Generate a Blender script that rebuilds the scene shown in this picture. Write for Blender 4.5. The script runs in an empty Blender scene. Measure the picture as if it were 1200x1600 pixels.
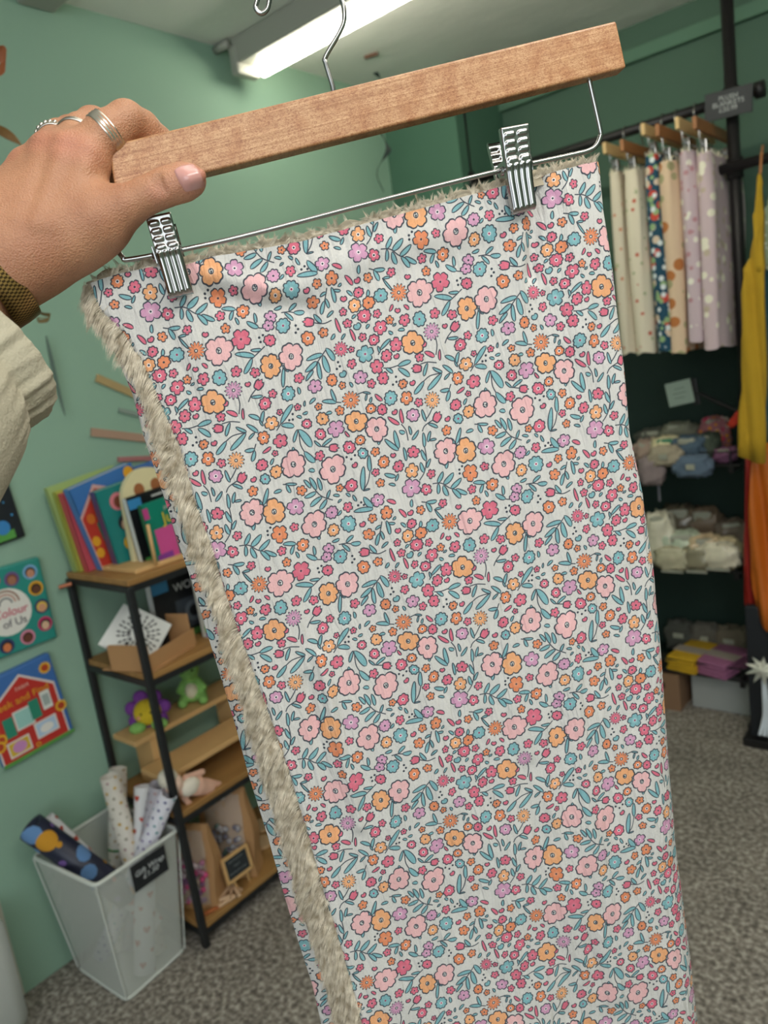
import bpy, bmesh, math, random
import numpy as np
from mathutils import Matrix, Vector
random.seed(7); rng = np.random.default_rng(7)
SC = bpy.context.scene; COL = SC.collection
PI = math.pi

# ------------------------------------------------------------------ camera
F = 1170.0; EYE = np.array([0.0, 0.0, 1.45])
R = np.array([[0.767, -0.015, 0.642], [0.626, 0.237, -0.743], [-0.14, 0.971, 0.191]])
u_, s_, vt_ = np.linalg.svd(R); R = u_ @ vt_
cam_d = bpy.data.cameras.new('camera'); cam = bpy.data.objects.new('camera', cam_d); COL.objects.link(cam)
cam_d.sensor_width = 36.0; cam_d.sensor_fit = 'AUTO'; cam_d.lens = 36.0 * F / 1600.0
cam_d.clip_start = 0.02; cam_d.clip_end = 50
m4 = np.eye(4); m4[:3, :3] = R; m4[:3, 3] = EYE
cam.matrix_world = Matrix(m4.tolist())
cam_d.dof.use_dof = True; cam_d.dof.focus_distance = 0.56; cam_d.dof.aperture_fstop = 7.6
SC.camera = cam

# ------------------------------------------------------------------ light
SC.view_settings.view_transform = 'Standard'; SC.view_settings.look = 'None'
SC.view_settings.gamma = 1.0; SC.view_settings.use_curve_mapping = False
SC.view_settings.exposure = 0.0
w = bpy.data.worlds.new('world'); SC.world = w; w.use_nodes = True
w.node_tree.nodes['Background'].inputs[0].default_value = (0.82, 0.9, 1.0, 1)
w.node_tree.nodes['Background'].inputs[1].default_value = 1.25
def area(name, loc, target, sx, sy, power, col):
    l = bpy.data.lights.new(name, 'AREA'); l.shape = 'RECTANGLE'; l.size = sx; l.size_y = sy
    l.energy = power; l.color = col
    o = bpy.data.objects.new(name, l); COL.objects.link(o); o.location = loc
    o.rotation_euler = (Vector(target) - Vector(loc)).to_track_quat('-Z', 'Y').to_euler()
    return o
area('shop_window_daylight', (1.0, -1.72, 1.65), (-0.9, 1.5, 1.2), 2.3, 1.5, 23, (0.90, 0.96, 1.0))
area('added_overhead_fill', (0.55, 0.1, 2.40), (0.45, 0.12, 0.0), 1.5, 0.3, 20, (1.0, 0.98, 0.93))  # added fill light out of view, brightening the room from above

area('added_ceiling_fill', (0.2, 0.6, 2.22), (0.2, 0.6, 3.0), 1.5, 0.25, 13, (1.0, 0.98, 0.93))  # added upward light above the frame, there to brighten the ceiling
# ------------------------------------------------------------------ pixels to points
def ray(x, y): return R @ np.array([(x - 600) / F, -(y - 800) / F, -1.0])
def WP(x, y, axis, val):
    d = ray(x, y); t = (val - EYE[axis]) / d[axis]; return EYE + d * t
# the hanger and its blanket hang in one upright plane; (u, v) count repeats of the printed tile
TS = 0.535
TM = np.array([[0.2663, 0.0733, -0.1479], [0.0861, -0.3107, 0.1928], [-0.0315, -0.0548, -1.0]]) * TS
TA, TB, TT = (R @ TM[:, i] for i in range(3))
TN = np.cross(TA, TB); TN /= np.linalg.norm(TN)
if TN @ TT > 0: TN = -TN                      # towards the camera
def PL(x, y, off=0.0):
    d = ray(x, y); t = (TN @ TT + off) / (TN @ d); return EYE + d * t
TI = np.linalg.inv(np.array([TM[:, 0], TM[:, 1], TM[:, 2]]).T)
def UVof(x, y):
    q = TI @ np.array([(x - 600) / F, -(y - 800) / F, -1.0]); return q[:2] / q[2]
def UVP(u, v, off=0.0): return EYE + TA * u + TB * v + TT + TN * off
LA = np.linalg.norm(TA); LB = np.linalg.norm(TB)
AX = TA / LA; DN = np.cross(AX, TN); DN /= np.linalg.norm(DN)
if DN[2] > 0: DN = -DN

# ------------------------------------------------------------------ helpers
def s2l(c): return c / 12.92 if c <= 0.04045 else ((c + 0.055) / 1.055) ** 2.4
def rgb(h):
    if isinstance(h, str): return tuple(s2l(int(h[i:i + 2], 16) / 255) for i in (0, 2, 4))
    return h
MC = {}
def mat(h, rough=0.6, metal=0.0, var=0.06, scale=8.0, bump=0.0, bscale=60.0, emit=0.0, trans=0.0, sss=0.0, alpha=1.0, coat=0.0):
    key = (h, rough, metal, var, scale, bump, bscale, emit, trans, sss, alpha, coat)
    if key in MC: return MC[key]
    m = bpy.data.materials.new('m_' + str(len(MC))); m.use_nodes = True; nt = m.node_tree; N = nt.nodes; L = nt.links
    b = N['Principled BSDF']; c = rgb(h)
    b.inputs['Roughness'].default_value = rough; b.inputs['Metallic'].default_value = metal
    b.inputs['Base Color'].default_value = (*c, 1)
    if var or bump:
        tc = N.new('ShaderNodeTexCoord')
    if var:
        n = N.new('ShaderNodeTexNoise'); n.inputs['Scale'].default_value = scale; n.inputs['Detail'].default_value = 3
        L.new(tc.outputs['Object'], n.inputs['Vector'])
        mx = N.new('ShaderNodeMix'); mx.data_type = 'RGBA'
        mx.inputs[6].default_value = (*[v * (1 - var) for v in c], 1); mx.inputs[7].default_value = (*[min(1, v * (1 + var)) for v in c], 1)
        L.new(n.outputs['Fac'], mx.inputs[0]); L.new(mx.outputs[2], b.inputs['Base Color'])
    if bump:
        n2 = N.new('ShaderNodeTexNoise'); n2.inputs['Scale'].default_value = bscale; n2.inputs['Detail'].default_value = 4
        L.new(tc.outputs['Object'], n2.inputs['Vector'])
        bp = N.new('ShaderNodeBump'); bp.inputs['Strength'].default_value = bump; bp.inputs['Distance'].default_value = 0.01
        L.new(n2.outputs['Fac'], bp.inputs['Height']); L.new(bp.outputs[0], b.inputs['Normal'])
    if emit:
        b.inputs['Emission Color'].default_value = (*c, 1); b.inputs['Emission Strength'].default_value = emit
    if trans: b.inputs['Transmission Weight'].default_value = trans; b.inputs['IOR'].default_value = 1.2
    if coat: b.inputs['Coat Weight'].default_value = coat; b.inputs['Coat Roughness'].default_value = 0.15
    if sss:
        b.inputs['Subsurface Weight'].default_value = sss; b.inputs['Subsurface Radius'].default_value = (0.01, 0.004, 0.002); b.inputs['Subsurface Scale'].default_value = 0.5
    if alpha < 1: b.inputs['Alpha'].default_value = alpha
    MC[key] = m; return m

def link(name, me, parent=None, label=None, kind=None, smooth=None):
    o = bpy.data.objects.new(name, me); COL.objects.link(o)
    if smooth is not None and len(me.polygons):
        me.polygons.foreach_set('use_smooth', [bool(smooth)] * len(me.polygons)); me.update()
    if parent is not None:
        o.parent = parent
        o.matrix_parent_inverse = Matrix.Translation(-parent.location) if parent.type == 'EMPTY' else Matrix.Identity(4)
    if label: o['label'] = label
    if kind: o['kind'] = kind
    return o
def tag(o, label, cat, group=None):
    o['label'] = label; o['category'] = cat
    if group: o['group'] = group
    return o
def thing(name, label, cat, loc=(0, 0, 0), group=None):
    o = bpy.data.objects.new(name, None); COL.objects.link(o); o.location = Vector(loc); o.empty_display_size = 0.02
    return tag(o, label, cat, group)
def copy_thing(root, delta, label, group=None):
    r = root.copy(); COL.objects.link(r); r.location = root.location + Vector(delta); r['label'] = label
    if group: r['group'] = group
    for ch in list(root.children):
        c = ch.copy(); COL.objects.link(c); c.parent = r
        for g in ch.children:
            d = g.copy(); COL.objects.link(d); d.parent = c
    return r

class MB:
    """collects shapes, builds ONE mesh object"""
    def __init__(s): s.v = []; s.f = []; s.mi = []; s.mats = []; s.uv = None
    def m(s, mt):
        if mt not in s.mats: s.mats.append(mt)
        return s.mats.index(mt)
    def add(s, V, Fc, mt=None):
        k = len(s.v); s.v += [tuple(map(float, p)) for p in V]; s.f += [tuple(i + k for i in f) for f in Fc]
        s.mi += [s.m(mt) if mt else 0] * len(Fc); return s
    def box(s, c, size, rot=None, mt=None, bev=0.0):
        x, y, z = (d / 2 for d in size)
        if bev > 0:
            bm = bmesh.new(); bmesh.ops.create_cube(bm, size=1.0)
            for q in bm.verts: q.co = Vector((q.co.x * size[0], q.co.y * size[1], q.co.z * size[2]))
            bmesh.ops.bevel(bm, geom=bm.edges[:], offset=bev, segments=2, profile=0.5, affect='EDGES')
            V = [q.co.copy() for q in bm.verts]; bm.verts.index_update(); Fc = [[q.index for q in f.verts] for f in bm.faces]; bm.free()
        else:
            V = [Vector((i, j, k)) for i in (-x, x) for j in (-y, y) for k in (-z, z)]
            Fc = [(0, 1, 3, 2), (4, 6, 7, 5), (0, 4, 5, 1), (2, 3, 7, 6), (0, 2, 6, 4), (1, 5, 7, 3)]
        if rot is not None: V = [rot @ q for q in V]
        return s.add([q + Vector(c) for q in V], Fc, mt)
    def span(s, a, b, mt=None, bev=0.0):
        a = Vector(a); b = Vector(b); return s.box((a + b) / 2, [abs(q) for q in (b - a)], None, mt, bev)
    def tube(s, pts, r, n=10, mt=None, cap=True, closed=False):
        P = [np.array(p, float) for p in pts]; m = len(P)
        rr = [r] * m if np.isscalar(r) else list(r)
        V = []; prev = None
        for i in range(m):
            if closed: t = P[(i + 1) % m] - P[i - 1]
            else: t = P[min(i + 1, m - 1)] - P[max(i - 1, 0)]
            t = t / (np.linalg.norm(t) + 1e-12)
            if prev is None:
                h = np.array([0, 0, 1.0]) if abs(t[2]) < 0.9 else np.array([1.0, 0, 0]); a = np.cross(t, h)
            else: a = prev - t * (prev @ t)
            a = a / (np.linalg.norm(a) + 1e-12); b = np.cross(t, a); prev = a
            for k in range(n):
                an = 2 * PI * k / n; V.append(P[i] + rr[i] * (a * math.cos(an) + b * math.sin(an)))
        Fc = []
        for i in range(m if closed else m - 1):
            j = (i + 1) % m
            for k in range(n): Fc.append((i * n + k, i * n + (k + 1) % n, j * n + (k + 1) % n, j * n + k))
        if cap and not closed: Fc += [tuple(range(n))[::-1], tuple((m - 1) * n + k for k in range(n))]
        return s.add(V, Fc, mt)
    def ell(s, c, r, mt=None, nu=20, nv=12, rot=None, fn=None):
        V = []; Fc = []
        for j in range(nv + 1):
            ph = PI * j / nv
            for i in range(nu):
                th = 2 * PI * i / nu; q = Vector((math.sin(ph) * math.cos(th), math.sin(ph) * math.sin(th), math.cos(ph)))
                k = fn(q) if fn else 1.0
                q = Vector((q.x * r[0] * k, q.y * r[1] * k, q.z * r[2] * k))
                if rot is not None: q = rot @ q
                V.append(q + Vector(c))
        for j in range(nv):
            for i in range(nu): Fc.append((j * nu + i, j * nu + (i + 1) % nu, (j + 1) * nu + (i + 1) % nu, (j + 1) * nu + i))
        return s.add(V, Fc, mt)
    def grid(s, G, mt=None, wrap=False):
        G = np.asarray(G); a, b = G.shape[:2]; V = G.reshape(-1, 3); Fc = []
        for i in range(a - 1):
            for j in range(b if wrap else b - 1): Fc.append((i * b + j, i * b + (j + 1) % b, (i + 1) * b + (j + 1) % b, (i + 1) * b + j))
        return s.add(V, Fc, mt)
    def poly(s, pts, thick, M, mt=None):
        n = len(pts); V = [M @ Vector((x, y, 0)) for x, y in pts] + [M @ Vector((x, y, thick)) for x, y in pts]
        Fc = [tuple(range(n))[::-1], tuple(range(n, 2 * n))] + [(i, (i + 1) % n, n + (i + 1) % n, n + i) for i in range(n)]
        return s.add(V, Fc, mt)
    def build(s, name, mt=None, parent=None, label=None, kind=None, smooth=False):
        me = bpy.data.meshes.new(name); me.from_pydata(s.v, [], s.f)
        if mt is not None and not s.mats: me.materials.append(mt)
        for q in s.mats: me.materials.append(q)
        if s.mats: me.polygons.foreach_set('material_index', s.mi)
        me.validate(); me.update()
        return link(name, me, parent, label, kind, smooth)
def struct(name, mb, mt=None, parent=None, smooth=False):
    return mb.build(name, mt, parent, None, 'structure', smooth)
def frame(o, x, y, z=None):
    x = Vector(x).normalized(); y = Vector(y); y = (y - x * y.dot(x)).normalized(); z = x.cross(y)
    M = Matrix.Identity(4)
    for i in range(3): M[i][0] = x[i]; M[i][1] = y[i]; M[i][2] = z[i]; M[i][3] = o[i]
    return M
def circle(cx, cy, rx, ry=None, n=24): ry = ry or rx; return [(cx + rx * math.cos(2 * PI * i / n), cy + ry * math.sin(2 * PI * i / n)) for i in range(n)]
def rect(x, y, w, h, a=0.0):
    c, s = math.cos(a), math.sin(a); return [(x + c * i * w / 2 - s * j * h / 2, y + s * i * w / 2 + c * j * h / 2) for i, j in ((-1, -1), (1, -1), (1, 1), (-1, 1))]
def decal(name, M, shapes, parent, label=None, step=0.0004):
    """flat print on a cover: thin layers of coloured shapes in one part"""
    mb = MB()
    for k, (pts, h) in enumerate(shapes):
        mb.poly(pts, 0.0003, M @ Matrix.Translation((0, 0, 0.0002 + step * k)), mat(h, 0.45, var=0.03))
    return mb.build(name, None, parent, label)
def text(s, size, M, mt, parent, name='lettering', extr=0.0003, shear=0.0, space=1.0, label=None):
    c = bpy.data.curves.new(name, 'FONT'); c.body = s; c.size = size; c.extrude = extr; c.align_x = 'CENTER'; c.align_y = 'CENTER'; c.shear = shear; c.space_line = 0.85; c.space_character = space
    o = bpy.data.objects.new(name, c); COL.objects.link(o); bpy.context.view_layer.update()
    me = bpy.data.meshes.new_from_object(o); bpy.data.objects.remove(o)
    me.transform(M); me.materials.clear(); me.materials.append(mt)
    return link(name, me, parent, label)

# signed distance modelling: smooth unions of tapered capsules -> one closed mesh
class SDF:
    def __init__(s, lo, hi, h):
        s.lo = np.array(lo, float); s.h = h; s.n = np.ceil((np.array(hi) - s.lo) / h).astype(int) + 1
        s.d = np.full(s.n, 0.05, np.float32)
    def cone(s, a, b, ra, rb, k=0.006, flat=None, cut=False):
        a = np.array(a, float); b = np.array(b, float); mr = max(ra, rb) * (1.0 if flat is None else max(1.0, flat[1])) + k * 2 + 0.012
        i0 = np.maximum(0, np.floor((np.minimum(a, b) - mr - s.lo) / s.h).astype(int)); i1 = np.minimum(s.n, np.ceil((np.maximum(a, b) + mr - s.lo) / s.h).astype(int) + 1)
        if (i1 <= i0).any(): return s
        g = [s.lo[q] + s.h * np.arange(i0[q], i1[q]) for q in range(3)]
        X, Y, Z = np.meshgrid(*g, indexing='ij', sparse=True)
        px, py, pz = X - a[0], Y - a[1], Z - a[2]; ab = b - a
        t = np.clip((px * ab[0] + py * ab[1] + pz * ab[2]) / (ab @ ab + 1e-12), 0, 1)
        qx, qy, qz = px - t * ab[0], py - t * ab[1], pz - t * ab[2]
        if flat is not None:      # (axis, factor): widen along an axis
            ax, f = flat; w_ = qx * ax[0] + qy * ax[1] + qz * ax[2]; r2 = qx * qx + qy * qy + qz * qz - w_ * w_ + (w_ / f) ** 2
            q = np.sqrt(np.maximum(r2, 0))
        else: q = np.sqrt(qx * qx + qy * qy + qz * qz)
        q = q - (ra + (rb - ra) * t)
        sl = tuple(slice(i0[i], i1[i]) for i in range(3)); d = s.d[sl]
        if cut:
            hh = np.clip(0.5 - 0.5 * (d + q) / k, 0, 1); s.d[sl] = d * (1 - hh) + (-q) * hh + k * hh * (1 - hh)
        else:
            hh = np.clip(0.5 + 0.5 * (d - q) / k, 0, 1); s.d[sl] = d * (1 - hh) + q * hh - k * hh * (1 - hh)
        return s
    def merge(s, o, k):
        hh = np.clip(0.5 + 0.5 * (s.d - o.d) / k, 0, 1); s.d = s.d * (1 - hh) + o.d * hh - k * hh * (1 - hh); return s
    def mesh(s, name):
        D = s.d; ins = D < 0; n = D.shape
        c = np.zeros(tuple(q - 1 for q in n), np.int8)
        for i in (0, 1):
            for j in (0, 1):
                for k in (0, 1): c += ins[i:n[0] - 1 + i, j:n[1] - 1 + j, k:n[2] - 1 + k]
        act = (c > 0) & (c < 8); idx = -np.ones(act.shape, np.int64); A = np.argwhere(act); idx[act] = np.arange(len(A))
        acc = np.zeros((len(A), 3)); cnt = np.zeros(len(A))
        cor = [(i, j, k) for i in (0, 1) for j in (0, 1) for k in (0, 1)]
        for p in cor:
            for ax in range(3):
                if p[ax]: continue
                q = list(p); q[ax] = 1
                dp = D[A[:, 0] + p[0], A[:, 1] + p[1], A[:, 2] + p[2]]; dq = D[A[:, 0] + q[0], A[:, 1] + q[1], A[:, 2] + q[2]]
                ok = (dp < 0) != (dq < 0); t = np.where(ok, dp / (dp - dq + 1e-20), 0)
                pos = np.array(p, float)[None] + t[:, None] * (np.array(q) - np.array(p))[None]
                acc[ok] += pos[ok]; cnt[ok] += 1
        V = s.lo + (A + acc / np.maximum(cnt, 1)[:, None]) * s.h
        Fs = []
        for ax in range(3):
            sl0 = [slice(None)] * 3; sl1 = [slice(None)] * 3; sl0[ax] = slice(0, n[ax] - 1); sl1[ax] = slice(1, n[ax])
            a = ins[tuple(sl0)]; b = ins[tuple(sl1)]; E = np.argwhere(a != b)
            o1, o2 = [(1, 2), (2, 0), (0, 1)][ax]
            E = E[(E[:, o1] > 0) & (E[:, o2] > 0) & (E[:, o1] < n[o1] - 1) & (E[:, o2] < n[o2] - 1)]
            d1 = np.zeros(3, int); d1[o1] = 1; d2 = np.zeros(3, int); d2[o2] = 1
            q = [idx[tuple((E - x).T)] for x in (d1 + d2, d2, np.zeros(3, int), d1)]
            quad = np.stack(q, 1); fl = a[tuple(E.T)]
            quad[~fl] = quad[~fl][:, ::-1]; Fs.append(quad)
        Fq = np.concatenate(Fs); Fq = Fq[(Fq >= 0).all(1)]
        me = bpy.data.meshes.new(name); me.vertices.add(len(V)); me.vertices.foreach_set('co', V.ravel())
        me.loops.add(Fq.size); me.loops.foreach_set('vertex_index', Fq.ravel().astype(np.int32))
        me.polygons.add(len(Fq)); me.polygons.foreach_set('loop_start', np.arange(0, Fq.size, 4, dtype=np.int32))
        me.update(calc_edges=True); me.validate()
        me.polygons.foreach_set('use_smooth', [True] * len(me.polygons)); me.update()
        return me

# ================================================================== the room
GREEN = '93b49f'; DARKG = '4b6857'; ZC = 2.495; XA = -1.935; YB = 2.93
def plaster(h, dirt=0.05):
    return mat(h, 0.75, var=dirt, scale=1.6, bump=0.15, bscale=14)
struct('wall_left', MB().span((XA - 0.12, 0.56, 0), (XA, YB + 0.1, ZC)), plaster(GREEN))
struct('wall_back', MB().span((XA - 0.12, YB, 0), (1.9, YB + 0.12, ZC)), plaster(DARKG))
# boxed-in corner column, in a darker green than the left wall
pc = MB(); pc.span((XA, 2.575, 0), (-1.60, YB, ZC)); struct('trim_1', pc, plaster('4a705c'))
# boxed beam along the top of the back wall
struct('trim_2', MB().span((-1.6, YB - 0.028, 2.37), (1.9, YB, 2.415), bev=0.004), plaster('5a7d68'))
struct('wall_right', MB().span((1.9, -1.8, 0), (2.0, YB + 0.1, ZC)), plaster('9fb5a4'))
wf = MB(); wf.span((-2.6, -1.9, 0), (1.9, -1.8, 0.75)); wf.span((-2.6, -1.9, 2.45), (1.9, -1.8, ZC)); wf.span((-2.6, -1.9, 0.75), (-0.6, -1.8, 2.45)); wf.span((1.7, -1.9, 0.75), (1.9, -1.8, 2.45))
struct('wall_front', wf, plaster('a8bcae'))
struct('wall_far_left', MB().span((-2.7, -1.9, 0), (-2.6, 0.6, ZC)), plaster('a8bcae'))
# floor: flecked loop carpet
fm = bpy.data.materials.new('carpet'); fm.use_nodes = True; N = fm.node_tree.nodes; L = fm.node_tree.links; b = N['Principled BSDF']; b.inputs['Roughness'].default_value = 0.95
tc = N.new('ShaderNodeTexCoord'); n1 = N.new('ShaderNodeTexNoise'); n1.inputs['Scale'].default_value = 75; n1.inputs['Detail'].default_value = 2
n2 = N.new('ShaderNodeTexNoise'); n2.inputs['Scale'].default_value = 7; mxn = N.new('ShaderNodeMapRange'); mxn.inputs[1].default_value = 0.3; mxn.inputs[2].default_value = 0.7
cr = N.new('ShaderNodeValToRGB'); cr.color_ramp.elements[0].color = (*rgb('5c554e'), 1); cr.color_ramp.elements[1].color = (*rgb('b9b1a6'), 1)
e = cr.color_ramp.elements.new(0.5); e.color = (*rgb('8a8278'), 1)
L.new(tc.outputs['Object'], n1.inputs['Vector']); L.new(tc.outputs['Object'], n2.inputs['Vector']); L.new(n1.outputs['Fac'], mxn.inputs[0]); L.new(mxn.outputs[0], cr.inputs[0])
mm = N.new('ShaderNodeMix'); mm.data_type = 'RGBA'; mm.blend_type = 'OVERLAY'; mm.inputs[0].default_value = 0.35
L.new(cr.outputs[0], mm.inputs[6]); L.new(n2.outputs['Fac'], mm.inputs[7]); L.new(mm.outputs[2], b.inputs['Base Color'])
bp = N.new('ShaderNodeBump'); bp.inputs['Strength'].default_value = 0.7; bp.inputs['Distance'].default_value = 0.006; L.new(n1.outputs['Fac'], bp.inputs['Height']); L.new(bp.outputs[0], b.inputs['Normal'])
struct('floor', MB().span((-2.7, -1.9, -0.05), (2.0, YB + 0.1, 0)), fm)
struct('ceiling', MB().span((-2.7, -1.9, ZC), (2.0, YB + 0.1, ZC + 0.08)), mat('efeee8', 0.85, var=0.05, scale=3, bump=0.5, bscale=9))
# end of the left wall: white painted return and the white door beside it
struct('trim_3', MB().span((XA - 0.10, 0.53, 0), (XA + 0.004, 0.562, 2.2), bev=0.003), mat('c9c6b8', 0.5))
struct('door_1', MB().span((XA - 0.13, -0.35, 0), (XA - 0.10, 0.53, 2.1)), mat('b9bcb5', 0.5))
struct('shade_panel_back', MB().span((-1.6, YB - 0.006, 0.10), (1.2, YB, 1.40)), mat('122b24', 0.7, var=0.05))  # dark sheet: shade below the hung blankets and clothes put into its colour
struct('baseboard_back', MB().span((-1.6, YB - 0.016, 0), (1.9, YB, 0.10), bev=0.003), mat('a9aca8', 0.5))

# fluorescent batten under its trunking, running out from the left wall
LT = thing('ceiling_light', 'lit fluorescent tube in white batten fitting under the ceiling', 'light', (-1.5, 1.83, ZC))
wm = mat('a8a79e', 0.4, var=0.02)
MB().span((-1.87, 1.765, ZC - 0.075), (-0.1, 1.85, ZC - 0.001), bev=0.006).build('batten', wm, LT)
MB().span((-1.885, 1.76, ZC - 0.105), (-1.85, 1.855, ZC - 0.02), bev=0.008).build('end_cap', wm, LT)
MB().tube([(XA + 0.001, 1.755, ZC - 0.015), (-1.87, 1.755, ZC - 0.015)], 0.012, 12).build('conduit', wm, LT, smooth=True)
MB().tube([(-1.83, 1.845, ZC - 0.088), (-0.33, 1.845, ZC - 0.088)], 0.021, 16).build('tube', mat('fffbe6', 0.4, var=0, emit=20.0), LT, smooth=True)
# small white junction box where ceiling meets left wall
jb = MB().box((XA + 0.06, 1.17, ZC - 0.018), (0.12, 0.10, 0.035), None, None, 0.008); tag(jb.build('junction_box', wm), 'small white junction box where the ceiling meets the left wall', 'junction box')

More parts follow.
